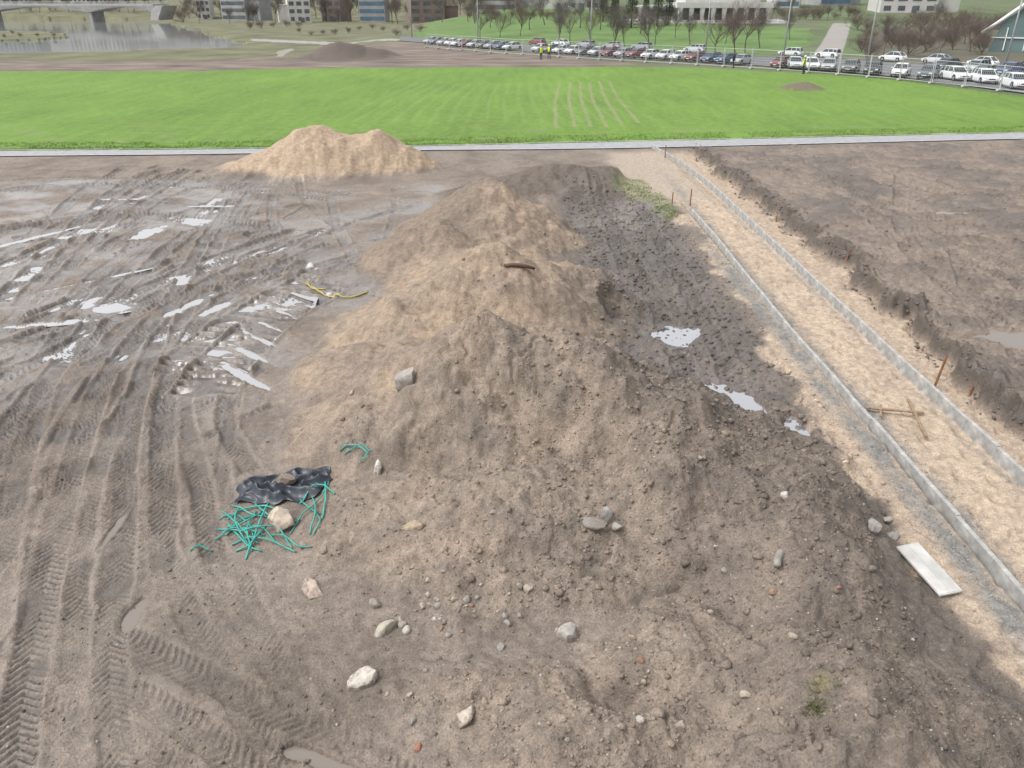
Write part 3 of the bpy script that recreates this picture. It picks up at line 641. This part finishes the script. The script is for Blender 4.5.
for i,s_ in enumerate(S): strap(s_,"thin teal green plastic strap tangled near black sheet",r=random.uniform(.010,.015),lift=random.uniform(.02,.08))
strap([(306,284),(318,292),(338,296),(352,298),(368,292)],"yellow hose piece lying on the muddy slope",M_yel,.022,"hose","hose",.03,"yellow hose pieces")
strap([(308,282),(312,290),(326,290)],"short yellow hose piece in the mud",M_yel,.018,"hose","hose",.03,"yellow hose pieces")
# ------------------------------------------------------------------ grass tufts
def blades(name,pts,h,label,m,w=.012):
    V=[];F=[]
    for x,y in pts:
        z=zl(x,y);a=random.uniform(0,6.28);l=h*random.uniform(.5,1.2);dx,dy=math.cos(a)*w,math.sin(a)*w;lx,ly=random.gauss(0,.4)*l,random.gauss(0,.4)*l;k=len(V)
        V+=[(x-dx,y-dy,z-.01),(x+dx,y+dy,z-.01),(x+lx,y+ly,z+l)];F.append((k,k+1,k+2))
    b=MB();b.add(V,F);o=b.obj(name,[m]);o["kind"]="stuff";o["label"]=label
M_gr=mat("grass_blades",(.16,.21,.075),.7,0,3,.3); M_weed=mat("weed_leaves",(.14,.15,.055),.7,0,3,.3)
pts=[]
gp=Pw([(612,182),(640,180),(662,196),(682,215),(668,222),(640,203),(618,196)])
xa=[p[0] for p in gp];ya=[p[1] for p in gp]
while len(pts)<1500:
    x=random.uniform(min(xa),max(xa));y=random.uniform(min(ya),max(ya))
    if inpoly(np.array([x]),np.array([y]),gp)[0] and gn(x/.8,y/.8,3)>-.1: pts.append((x,y))
blades("grass",pts,.07,"rough green grass patch by the sand",M_gr)
t0=site(815,708); blades("grass",[(t0.x+random.gauss(0,.05),t0.y+random.gauss(0,.04)) for _ in range(240)],.045,"small weed tuft growing on the heap",M_weed,.006)
pts=[]
for i in range(24000):
    px_=random.uniform(-60,1084); x,y=G(px_,float(np.interp(px_,[p[0] for p in FG],[p[1] for p in FG]))); y+=random.random()**2*2.6+.02
    if gn(x/2,y,31)>-.25: pts.append((x,y))
blades("grass",pts,.07,"green lawn fringe beside the footpath",mat("lawn_blades",(.125,.215,.035),.9,0,1,.2),.02)
# ------------------------------------------------------------------ cars
M_glass=mat("car_glass",(.05,.06,.065),.08,0,2,.1); M_tyre=mat("tyre_rubber",(.02,.02,.02),.9,0,10,.2); M_rim=mat("alloy_rim",(.5,.5,.52),.35,.8,5,.1)
M_lamp=mat("headlight_glass",(.75,.76,.78),.15,0,5,.05); M_red=mat("tail_light",(.35,.02,.02),.3,0,5,.1); M_plate=mat("number_plate",(.75,.75,.72),.5,0,5,.05); M_trim=mat("black_trim",(.03,.03,.03),.6,0,5,.1)
paints=[mat("car_paint",c_,.3,0,1,.04,coat=.5) for c_ in [(.74,.75,.76),(.72,.73,.73),(.40,.42,.44),(.04,.045,.055),(.12,.14,.17),(.22,.04,.04),(.06,.10,.22),(.55,.57,.60),(.16,.16,.16)]]
def carparts(est):
    out=[]
    bd=MB(); st=[(-2.2,.42,.62,.70),(-2.12,.30,.80,.82),(-1.75,.22,.93,.88),(-.9,.20,.96,.90),(.3,.20,.94,.90),(1.0,.20,.92,.89),(1.6,.22,.84,.87),(2.0,.28,.72,.82),(2.18,.40,.58,.68)]
    rings=[]
    for x,zb,zt,w in st:
        zm=zb+(zt-zb)*.55
        rings.append([(x,-w*.9,zb),(x,w*.9,zb),(x,w,zb+.1),(x,w,zm),(x,w*.96,zt-.05),(x,w*.86,zt),(x,-w*.86,zt),(x,-w*.96,zt-.05),(x,-w,zm),(x,-w,zb+.1)])
    bd.loft(rings)
    xb0,xb1=(-2.05 if est else -1.85),1.05; xt0,xt1=(-1.85 if est else -1.2),.3
    rf=[]
    for x,w,z in [(xt0,.60,1.40),(xt0+.3,.64,1.46),(-.3,.66,1.49),(xt1-.1,.64,1.46),(xt1+.06,.60,1.41)]:
        rf.append([(x,-w,z-.05),(x,w,z-.05),(x,w,z-.02),(x,w*.8,z),(x,-w*.8,z),(x,-w,z-.02)])
    bd.loft(rf)
    for s in(-1,1):
        for (xa,xb_) in [(xb1,xt1),(xb0,xt0),(-.35,-.38),(-1.25,-1.2)] if est else [(xb1,xt1),(xb0,xt0),(-.35,-.38)]:
            bd.tube([(xa,s*.79,.9),(xb_,s*.62,1.43)],.035,5)
        bd.box((.85,s*.97,.98),(.14,.16,.11),0,.03)
    out.append(("body",bd,0))
    gl=MB(); gl.loft([[(xb0,-.77,.9),(xb1,-.77,.9),(xb1,.77,.9),(xb0,.77,.9)],[(xt0,-.61,1.42),(xt1,-.61,1.42),(xt1,.61,1.42),(xt0,.61,1.42)]])
    out.append(("window",gl,M_glass))
    for s in(-1,1):
        for x in(-1.32,1.32):
            w=MB(); w.tube([(x,s*.70,.31),(x,s*.74,.31),(x,s*.89,.31),(x,s*.915,.31)],[.27,.32,.32,.28],18); out.append(("wheel",w,M_tyre))
            r=MB(); r.tube([(x,s*.90,.31),(x,s*.922,.31)],[.19,.17],12); out.append(("rim",r,M_rim))
            ar=MB(); ar.tube([(x,s*.86,.36),(x,s*.897,.36)],[.37,.37],18); out.append(("wheel_arch",ar,M_trim))
        h=MB(); h.box((2.03,s*.62,.66),(.22,.30,.13),0,.03); out.append(("headlight",h,M_lamp))
        h=MB(); h.box((-2.1,s*.68,.75),(.14,.22,.18),0,.03); out.append(("tail_light",h,M_red))
    g=MB(); g.box((2.15,0,.55),(.08,.7,.14),0,.02); g.box((2.12,0,.36),(.1,1.2,.1),0,.02); out.append(("grille",g,M_trim))
    g=MB(); g.box((2.2,0,.44),(.02,.5,.11)); out.append(("number_plate",g,M_plate))
    return out
protos=[];merged=[]
for est in(False,True):
    parts=carparts(est); e=empty("parked_car",(0,-50-10*est,0))
    for n,mb,m in parts:
        if n=="rim": par=lastwheel
        else: par=e
        o=mb.obj(n,[paints[0] if m==0 else m],n in("wheel",),par)
        if n=="wheel": lastwheel=o
    protos.append(e)
    big=MB(); mats=[paints[0],M_glass,M_tyre,M_rim,M_trim,M_lamp,M_red,M_plate]
    for n,mb,m in parts: big.add(mb.v,mb.f,0 if m==0 else mats.index(m))
    merged.append(big)
LABC={0:"white",1:"white",2:"silver",3:"black",4:"slate",5:"red",6:"blue",7:"silver",8:"grey"}
def setpaint(root,k):
    for ch in root.children:
        if ch.name.startswith("body"): ch.material_slots[0].link='OBJECT'; ch.material_slots[0].material=paints[k]
near=[(1014,89,0,1,3.3),(983,84,0,1,3.2),(954,81,1,1,3.5),(928,79,4,0,2.8),(900,77,0,0,3.0),(872,75,3,1,2.9),(850,72.5,8,0,2.9),(828,71,2,0,3.0),(810,70,0,1,3.2),(794,69,7,0,3.3),(1008,76,6,0,2.4),(975,73,2,1,2.5),(945,71,3,0,2.5),(1060,99,4,0,2.6)]
for px,py,k,est,h in near:
    p=site(px,py); o=copy_thing(protos[est],p+Vector((0,0,.09)),math.pi+h-2.6+.75+random.uniform(-.15,.15),.84); setpaint(o,k)
    top(o,LABC[k]+(" estate car" if est else " saloon car")+" parked beside the lawn fence","car","cars parked along the street")
for e in protos:
    for ch in list(e.children_recursive): bpy.data.objects.remove(ch)
    bpy.data.objects.remove(e)
mm=[big.obj("parked_car",[paints[0],M_glass,M_tyre,M_rim,M_trim,M_lamp,M_red,M_plate]) for big in merged]
used=[False,False]
def farcar(x,y,rz,k):
    est=random.random()<.4
    if used[est]: o=mm[est].copy(); COL.objects.link(o)
    else: o=mm[est]; used[est]=True
    o.location=(x,y,zl(x,y)+.09); o.rotation_euler=(0,0,rz); o.scale=(.76,.76,.76)
    o.material_slots[0].link='OBJECT'; o.material_slots[0].material=paints[k]
    top(o,LABC[k]+(" estate car" if est else " saloon car")+" parked in a long roadside row","car","cars parked along the street")
wl=[0,0,1,2,0,4,7,7,8,5,6,0,1,2,3]
A=cr(sl([(792,68.5),(700,62),(600,56),(480,48),(430,44)]),.2); dd=np.concatenate([[0],np.cumsum(np.linalg.norm(np.diff(A,axis=0),axis=1))]); t=1.5
while t<dd[-1]:
    x=np.interp(t,dd,A[:,0]);y=np.interp(t,dd,A[:,1]); farcar(x,y,math.pi+.75+random.uniform(-.15,.15),random.choice(wl)); t+=2.3 if random.random()<.9 else random.uniform(4,7)
A=cr(sl([(1100,76),(960,66),(800,57),(700,53),(600,49),(520,44.5)]),.2); dd=np.concatenate([[0],np.cumsum(np.linalg.norm(np.diff(A,axis=0),axis=1))]); t=1.5
while t<dd[-1]:
    i=np.searchsorted(dd,t); i=min(max(i,1),len(A)-1); an=math.atan2(*(A[i]-A[i-1])[::-1])
    x=np.interp(t,dd,A[:,0]);y=np.interp(t,dd,A[:,1]); farcar(x,y,an,random.choice(wl)); t+=random.choice([5.4,5.6,6,9,14])
# ------------------------------------------------------------------ fence
M_galv=mat("galvanised_steel",(.48,.49,.50),.6,.1,5,.1); M_cblock=mat("fence_block",(.40,.40,.39),.9,0,5,.2)
fb=MB(); 
for x in(-1.72,1.72): fb.tube([(x,0,.05),(x,0,2.1)],.035,6)
for z in(.15,2.0): fb.tube([(-1.72,0,z),(1.72,0,z)],.024,6)
fw=MB()
for i in range(1,18): fw.tube([(-1.72+i*.19,0,.15),(-1.72+i*.19,0,2.0)],.008,3,cap=False)
for i in range(1,7): fw.tube([(-1.72,0,.15+i*.26),(1.72,0,.15+i*.26)],.008,3,cap=False)
fbk=MB(); fbk.box((1.75,0,.07),(.25,.65,.14),0,.02)
A=cr(sl([(1100,106),(1024,94.5),(900,81),(800,72.5),(700,66),(600,60.5),(490,53),(430,48)]),.2); dd=np.concatenate([[0],np.cumsum(np.linalg.norm(np.diff(A,axis=0),axis=1))]); t=1.5
fp=None
while t<dd[-1]:
    i=min(max(np.searchsorted(dd,t),1),len(A)-1); an=math.atan2(*(A[i]-A[i-1])[::-1]); x=np.interp(t,dd,A[:,0]);y=np.interp(t,dd,A[:,1]); L_=Vector((x,y,zl(x,y)+.05))
    if fp is None:
        fp=empty("fence_panel"); fb.obj("frame",[M_galv],False,fp); fw.obj("wire_mesh",[M_galv],False,fp); fbk.obj("foot_block",[M_cblock],False,fp)
        fp.location=L_; fp.rotation_euler=(0,0,an); q=fp
    else: q=copy_thing(fp,L_,an+random.uniform(-.03,.03)); q.rotation_euler[0]=random.uniform(-.03,.03)
    top(q,"galvanised wire mesh site fence panel on concrete feet","fence","site fence panels along the lawn"); t+=3.55
# ------------------------------------------------------------------ lamps
M_pole=mat("lamp_pole_steel",(.40,.41,.41),.6,.3,5,.1)
def lamp(px,py,h,rz):
    p=site(px,py); e=empty("street_lamp",p); e.rotation_euler=(0,0,rz)
    b=MB(); b.tube([(0,0,-.1),(0,0,h*.6),(0,0,h)],[.11,.085,.06],8); b.tube([(0,0,h),(.4,0,h+.25),(1.3,0,h+.35)],.04,6); b.obj("pole",[M_pole],True,e)
    b=MB(); b.box((1.6,0,h+.36),(.7,.22,.1),0,.03); b.obj("lamp_head",[M_pole],False,e)
    top(e,"tall grey steel street lamp beside the street","street lamp","street lamps along the street")
for a_ in [(866,66,9,2.2),(783,60,9,2.2),(705,56,9,2.2),(590,50,9,2.2),(478,43,9,2.2),(1003,74,9,2.2),(412,37,9,2.2)]: lamp(*a_)
# ------------------------------------------------------------------ trees
M_bark=mat("bare_bark",(.12,.105,.09),.9,0,6,.3); M_twig=mat("bare_twigs",(.14,.122,.108),.9,0,1,.25); M_twigr=mat("reddish_twigs",(.14,.108,.092),.9,0,1,.25)
def baretree(seed,h,spread,trunkfrac,nmain,twm,ks=(5,4,3,3)):
    r=random.Random(seed); tr=MB();cw=MB()
    def grow(p,d,l,rad,lev):
        n=3; pts=[p];rs=[rad];q=p
        for i in range(n):
            d=(d+Vector((r.gauss(0,.12),r.gauss(0,.12),r.gauss(.08,.08)))).normalized(); q=q+d*l/n; pts.append(q); rs.append(rad*(1-.45*(i+1)/n))
        tgt=tr if lev<2 else cw
        tgt.tube(pts,rs,6 if lev<2 else 3,cap=False)
        if lev>=5: return
        k=nmain if lev==0 else ks[lev-1]
        for j in range(k):
            t=r.uniform(.3,1) if lev>0 else r.uniform(.55,1); idx=min(int(t*n),n-1); st=pts[idx].lerp(pts[idx+1],t*n-idx)
            ax=Vector((r.gauss(0,1),r.gauss(0,1),r.gauss(0,.5))).normalized(); nd=(d+ax*spread*(1.0 if lev else 1.15)).normalized(); 
            if nd.z<-.05: nd.z*=-.5
            grow(st,nd,l*r.uniform(.55,.85) if lev>0 else h*.34*r.uniform(.7,1.15),max(rs[idx]*.5,.0055),lev+1)
    grow(Vector((0,0,-.2)),Vector((0,0,1)),h*trunkfrac,h*.018,0)
    return tr,cw
trees=[]
for i,(sd,sp,tf,nm,tw) in enumerate([(1,.70,.42,8,M_twig),(2,.58,.46,9,M_twig),(3,.78,.36,9,M_twigr),(4,.85,.10,11,M_twigr)]):
    tr,cw=baretree(sd,6,sp,tf,nm,tw); e=empty("bare_tree",(0,-80-10*i,0)); tr.obj("trunk",[M_bark],True,e); cw.obj("crown",[tw],False,e); trees.append(e)
tused=[False]*4
def tree(px,py,k,h):
    p=site(px,py); s=h/6.0
    if tused[k]: o=copy_thing(trees[k],p,random.uniform(0,6.28),s)
    else: o=trees[k]; tused[k]=True; o.location=p; o.rotation_euler=(0,0,random.uniform(0,6.28)); o.scale=(s,s,s)
    top(o,{0:"leafless grey brown tree standing on grass",1:"tall leafless tree with fine dark twigs",2:"leafless tree with reddish twigs on the slope",3:"low bushy leafless shrub with reddish stems"}[k],"tree" if k<3 else "shrub","leafless park trees")
for x in range(182,480,4): tree(x+random.uniform(-4,4),random.uniform(12,24),random.choice([0,1,1,3]),random.uniform(7,13))
for x in range(20,170,9): tree(x+random.uniform(-4,4),random.uniform(11,13),random.choice([0,1,3]),random.uniform(8,14))
for x,y,h in [(480,40,5),(500,38,5),(520,36,5.5),(560,49,5.5),(570,45,5),(612,51,6),(625,48,5),(650,52,5.5),(655,46,5),(690,45,5),(715,54,5.5),(735,57,6),(745,53,6),(760,48,5.5),(600,30,7),(580,28,7),(545,25,7),(510,24,7),(790,40,5),(530,30,6),(490,28,6),(560,32,6),(640,34,5),(675,38,5),(725,44,5),(590,40,5)]: tree(x,y,random.choice([0,1,2]),h*1.1)
for x,y in [(868,60),(882,57),(897,53),(910,56),(925,52),(940,54),(955,50),(970,52),(985,55),(1000,50),(880,45),(900,40),(918,38),(936,36),(955,34),(975,36),(992,30),(1015,38),(870,34),(890,30),(930,27),(960,25),(855,30),(905,46),(925,44),(945,42),(965,44),(985,42),(888,38),(945,30),(915,28),(890,49),(932,48),(950,47),(975,47),(862,52),(866,42),(1010,46),(1018,52),(1005,36)]: tree(x+random.uniform(-3,3),y,random.choice([2,1,3,3]),random.uniform(3.5,6))
for x in range(250,300,12): tree(x,random.uniform(25,30),3,random.uniform(3,5))
for x in range(470,860,7): tree(x,random.uniform(15,21),random.choice([3,1]),random.uniform(3,7))
for x in range(300,430,12): tree(x,random.uniform(28,38),3,random.uniform(2,3))
for x,y in [(5,38),(20,37),(38,37),(55,37),(12,34)]: tree(x,y,3,1.8)
M_need=mat("spruce_needles",(.035,.055,.03),.8,0,2,.4)
def conifer(seed,h):
    r=random.Random(seed); tr=MB(); tr.tube([(0,0,-.2),(0,0,h*.5),(0,0,h*.98)],[h*.02,h*.013,.02],7); cw=MB()
    for i in range(3200):
        t=r.random()**.75; z=h*(.06+.93*t)*1.0; rad=h*.19*(1-t)**.85+.08; a=r.uniform(0,6.28); rr=rad*math.sqrt(r.uniform(.15,1))*(1+.25*math.sin(a*5+z*3)); x,y=rr*math.cos(a),rr*math.sin(a); zz=z-rr*.35
        s=.16*h/9; d=Vector((math.cos(a),math.sin(a),-.35))*s*1.6; w=Vector((-math.sin(a),math.cos(a),r.uniform(-.5,.5)))*s*.5; c0=Vector((x,y,zz))
        cw.add([c0-w,c0+w,c0+d+w*.3,c0+d-w*.3],[(0,1,2,3)])
    return tr,cw
for i,(px,py,h) in enumerate([(614,27,9),(631,28,11),(657,26,10),(645,24,8),(668,25,9),(200,17,10),(603,22,9)]):
    tr,cw=conifer(i,h); e=empty("spruce_tree",site(px,py)); tr.obj("trunk",[M_bark],True,e); cw.obj("crown",[M_need],False,e); top(e,"dark green spruce standing in front of buildings","tree","dark spruces")
# ------------------------------------------------------------------ buildings
M_wc=mat("pale_concrete",(.52,.51,.49),.85,0,.4,.08); M_gc=mat("grey_render",(.33,.33,.34),.85,0,.4,.12); M_br=mat("brown_cladding",(.22,.175,.15),.85,0,.4,.15); M_bl=mat("blue_glass",(.12,.19,.26),.15,0,.3,.2); M_dg=mat("dark_window_glass",(.12,.13,.14),.12,0,.3,.3); M_wh=mat("white_steel",(.78,.78,.77),.5,0,1,.04); M_teal=mat("teal_glass",(.14,.20,.20),.2,0,.3,.2)
def wpos(px,y): return (px-512)/FPX*(y/1.1147)
def block(px0,px1,y,h,wm,gm_,lab,dep=16,storey=3.3,rz=0,bw_=3.2,wing=0,strip_=False):
    x0,x1=wpos(px0,y),wpos(px1,y); w=x1-x0; cx=(x0+x1)/2; zb=zl(cx,y)-.5
    e=empty("building",(cx,y+dep/2,zb)); e.rotation_euler=(0,0,rz)
    b=MB(); b.box((0,0,h/2),(w,dep,h)); b.box((0,0,h+.25),(w+.6,dep+.6,.5)); b.box((0,0,.4),(w+.3,dep+.3,.8))
    if wing: b.box((wing*(w/2+w*.22),1,h*.28),(w*.44-.02,dep*.7,h*.56)); b.box((wing*(w/2+w*.22),1,h*.56+.2),(w*.46,dep*.74,.4))
    b.obj("wall",[wm],False,e)
    n=int((h-1)/storey); bays=max(3,int(w/bw_))
    if bays*n>90: bays=max(3,90//n)
    for k in range(n):
        if strip_:
            g=MB(); g.box((0,-dep/2-.02,1.7+k*storey+.4),(w*.94,.12,1.7)); g.obj("window",[gm_],False,e); continue
        for i in range(bays):
            g=MB(); bw=w/bays; g.box((-w/2+(i+.5)*bw,-dep/2-.02,1.7+k*storey+.4),(bw*(.66 if k else .5),.12,1.7)); g.obj("window",[gm_],False,e)
    if not strip_:
        g=MB(); g.box((w*.1,-dep/2-.25,1.3),(1.8,.5,2.6)); g.obj("door",[M_dg],False,e)
    top(e,lab,"building"); return e
block(-30,28,660,20,M_gc,M_dg,"grey apartment block beyond the river")
block(60,120,680,20,M_wc,M_dg,"pale apartment block beyond the river")
block(192,205,480,14,M_wc,M_dg,"white office block behind bare trees",rz=.2)
block(222,250,450,18,M_gc,M_dg,"grey office block behind bare trees",rz=-.3,strip_=True,wing=1)
block(282,304,410,14,M_wc,M_dg,"pale building behind bare trees",rz=.3,bw_=4,wing=-1)
block(322,342,430,14,M_br,M_dg,"brown block behind bare trees",rz=-.15)
block(358,384,420,20,M_gc,M_bl,"tall building with blue glass windows",strip_=True)
block(405,440,400,13,M_br,M_dg,"brown brick building behind trees",rz=.25,bw_=4.5,wing=1)
block(478,520,380,13,M_gc,M_dg,"low grey building behind trees",rz=-.2,strip_=True,wing=1)
block(555,600,350,15,M_wc,M_bl,"pale office block above the park slope",bw_=2.6,wing=-1)
block(778,800,360,16,M_wc,M_bl,"pale and blue glass office block",strip_=True)
block(816,850,380,15,M_gc,M_bl,"glassy building behind the park path",rz=.2,strip_=True,wing=1)
block(885,940,330,12,M_wc,M_dg,"low pale building above shrubs",rz=-.1,bw_=5,wing=1)
y=225; x0,x1=wpos(640,y),wpos(778,y); w=x1-x0; cx=(x0+x1)/2; zb=zl(cx,y); e=empty("civic_hall",(cx,y+8,zb))
b=MB(); b.box((0,0,.3),(w+6,20,.9)); b.box((0,-9.5,-.1),(w+9,3,.5)); b.box((0,-11.6,-.35),(w+14,2.2,.5)); b.box((w*.12,0,4.3),(w*.7,17,1.3)); b.box((w*.12,1,7),(w*.55,13,4.4)); b.box((-w*.33,1,2.3),(w*.25,10,3.2)); b.box((-w*.33,0,4.05),(w*.29,13,.5)); b.box((w*.44,.5,2.6),(w*.1,9,3.8)); b.obj("wall",[M_wc],False,e)
for i in range(9):
    b=MB(); xx=-w*.2+i*w*.08; b.loft([[(xx-.35,-8.2,.75),(xx+.35,-8.2,.75),(xx+.35,-7.5,.75),(xx-.35,-7.5,.75)],[(xx-.6,-8.4,3.64),(xx+.6,-8.4,3.64),(xx+.6,-7.3,3.64),(xx-.6,-7.3,3.64)]]); b.obj("column",[M_wc],False,e)
b=MB(); b.box((w*.12,-5.9,2.2),(w*.64,.2,2.8)); b.box((-w*.33,-4.05,2.4),(w*.2,.12,1.6)); b.obj("window",[M_dg],False,e)
for i in range(14):
    b=MB(); b.box((-w*.5+i*w/13,-10.4,.75),(.12,.12,1.0)); b.obj("terrace_post",[M_wh],False,e)
top(e,"pale concrete modernist hall with columns and terrace","building")
# arena
y=128; x0=wpos(1000,y); zb=zl(x0,y); e=empty("arena",(x0,y,zb)); e.rotation_euler=(0,0,-.62)
b=MB(); prof=[(0,0),(45,0),(45,16),(16,14),(6,8.2),(1.2,4.2)]
b.loft([[(px_,0,pz) for px_,pz in prof],[(px_,30,pz) for px_,pz in prof]]); b.obj("wall",[M_teal],False,e)
b=MB()
for i in range(7): b.box((2+i*2.6,-.1,(3.6+i*1.4)/2),(.14,.16,3.6+i*1.4-.5))
for k in range(3): b.box((14+k*2,-.12,2.0+k*2.2),(28-k*4,.12,.14))
b.obj("mullions",[M_wh],False,e)
b=MB(); b.tube([(-1.2,-.4,2.6),(1.2,-.4,4.6),(6,-.4,8.8),(16,-.4,14.8),(45,-.4,17)],.25,8); b.obj("roof_edge",[M_wh],True,e)
top(e,"glass arena with sloping white roof edge","building")
# ------------------------------------------------------------------ bridge
M_brc=mat("bridge_concrete",(.36,.355,.34),.85,0,.5,.15)
P0=Vector((wpos(160,440),440,0));P1=Vector((-480,500,0)); d=(P1-P0); L0=d.length; an=math.atan2(d.y,d.x); e=empty("bridge",P0); e.rotation_euler=(0,0,an)
b=MB(); spans=[0,38,100,162,225,L0]; rings=[]; n=110
for i in range(n+1):
    x=L0*i/n; sp=0
    for k in range(len(spans)-1):
        if spans[k]<=x<=spans[k+1]: tt=(x-spans[k])/(spans[k+1]-spans[k]); sp=1-math.sin(math.pi*tt)
    zb=3.9-2.6*sp
    rings.append([(x,-6,zb),(x,6,zb),(x,6.8,4.5),(x,6.8,5.3),(x,-6.8,5.3),(x,-6.8,4.5)])
b.loft(rings); b.obj("deck",[M_brc],False,e)
for k in spans[1:-1]:
    b=MB(); b.box((k,0,-1.4),(1.8,10,6.2),0,.3); b.obj("pier",[M_brc],False,e)
b=MB(); b.loft([[(-1,-6.5,-2),(3,-6.5,-2),(3,6.5,-2),(-1,6.5,-2)],[(-5,-6.5,4.6),(1,-6.5,4.6),(1,6.5,4.6),(-5,6.5,4.6)]]); b.obj("abutment",[M_brc],False,e)
for s in(-1,1):
    b=MB(); 
    for z in(5.7,6.3): b.tube([(0,s*6.5,z),(L0,s*6.5,z)],.07,5)
    for i in range(0,int(L0),3): b.tube([(i,s*6.5,5.3),(i,s*6.5,6.3)],.05,4)
    b.obj("railing",[M_pole],False,e)
top(e,"concrete haunched road bridge across the river","bridge")
# ------------------------------------------------------------------ people
M_tr=mat("dark_work_trousers",(.03,.035,.05),.9,0,5,.2); M_hv=mat("yellow_safety_vest",(.62,.72,.05),.7,0,5,.1); M_sk=mat("skin",(.45,.28,.2),.6,0,5,.1); M_hat=mat("white_helmet",(.7,.7,.65),.4,0,5,.05); M_jk=mat("dark_jacket",(.06,.06,.08),.9,0,5,.2)
def person(px,py,rz,vest,lab):
    p=site(px,py); e=empty("person",p); e.rotation_euler=(0,0,rz)
    J=[(0,0,.95),(0,0,1.2),(0,0,1.43),(0,0,1.54),(0,.01,1.66),(0,.0,1.76), (.18,0,1.42),(.25,.03,1.15),(.24,.14,.92),(-.18,0,1.42),(-.26,.0,1.15),(-.25,.08,.9),(.1,0,.9),(.12,.08,.5),(.13,0,.08),(.13,.16,.03),(-.1,0,.9),(-.12,-.02,.5),(-.13,-.14,.08),(-.13,.02,.03)]
    E=[(0,1),(1,2),(2,3),(3,4),(4,5),(2,6),(6,7),(7,8),(2,9),(9,10),(10,11),(0,12),(12,13),(13,14),(14,15),(0,16),(16,17),(17,18),(18,19)]
    Rr=[.14,.15,.15,.055,.1,.07,.07,.05,.04,.07,.05,.04,.1,.07,.05,.04,.1,.07,.05,.04]
    me=bpy.data.meshes.new("body"); me.from_pydata(J,E,[]); o=bpy.data.objects.new("body",me); COL.objects.link(o); o.parent=e; me.materials.append(M_tr)
    md=o.modifiers.new("s",'SKIN')
    for i,r_ in enumerate(Rr): me.skin_vertices[0].data[i].radius=(r_,r_*.8)
    me.skin_vertices[0].data[0].use_root=True; o.modifiers.new("u",'SUBSURF').levels=1
    def ring(z,a,b_,cy=0): return [(a*math.cos(k*math.pi/6),cy+b_*math.sin(k*math.pi/6),z) for k in range(12)]
    b=MB(); b.loft([ring(.84,.20,.16),ring(1.0,.20,.16),ring(1.3,.23,.17),ring(1.46,.20,.14),ring(1.5,.08,.08)]); b.obj("vest" if vest else "jacket",[M_hv if vest else M_jk],True,e)
    b=MB(); b.loft([ring(1.53,.05,.06,.02),ring(1.58,.085,.1,.02),ring(1.68,.09,.11,.01),ring(1.72,.085,.1,.0)]); b.obj("face",[M_sk],True,e)
    b=MB(); b.loft([ring(1.69,.13,.15),ring(1.71,.115,.13),ring(1.78,.1,.11),ring(1.82,.04,.05)]); b.obj("helmet" if vest else "hair",[M_hat if vest else M_tr],True,e)
    top(e,lab,"person")
person(541,60,.4,True,"person in yellow safety vest walking on the lawn edge")
person(549,59,2.4,True,"person in yellow vest and helmet standing near the street")
person(803,74,1.2,True,"person in yellow vest beside parked cars")
person(733,68,1.0,False,"person in dark jacket walking past parked cars")
# ------------------------------------------------------------------ light
SA=-105
w=bpy.data.worlds.new("World"); scene.world=w; w.use_nodes=True; N=w.node_tree.nodes;L=w.node_tree.links
bg=N["Background"]; sk=N.new("ShaderNodeTexSky"); sk.sky_type='NISHITA'; sk.sun_disc=False; sk.sun_elevation=math.radians(58); sk.sun_rotation=math.radians(SA); sk.air_density=1.0; sk.dust_density=5; sk.ozone_density=1
hs_=N.new("ShaderNodeHueSaturation"); hs_.inputs["Saturation"].default_value=.14; hs_.inputs["Value"].default_value=1.68; L.new(sk.outputs[0],hs_.inputs["Color"]); L.new(hs_.outputs[0],bg.inputs[0]); bg.inputs[1].default_value=.15
s=bpy.data.lights.new("sun",'SUN'); s.energy=.75; s.angle=math.radians(25); s.color=(1,.98,.95); so=bpy.data.objects.new("sun",s); COL.objects.link(so)
az=math.radians(SA); el=math.radians(58); dirv=Vector((math.sin(az)*math.cos(el),math.cos(az)*math.cos(el),math.sin(el))); so.rotation_euler=dirv.to_track_quat('Z','Y').to_euler()
scene.view_settings.view_transform='Standard'; scene.view_settings.look='None'; scene.view_settings.exposure=0
print("verts",NR*NC)
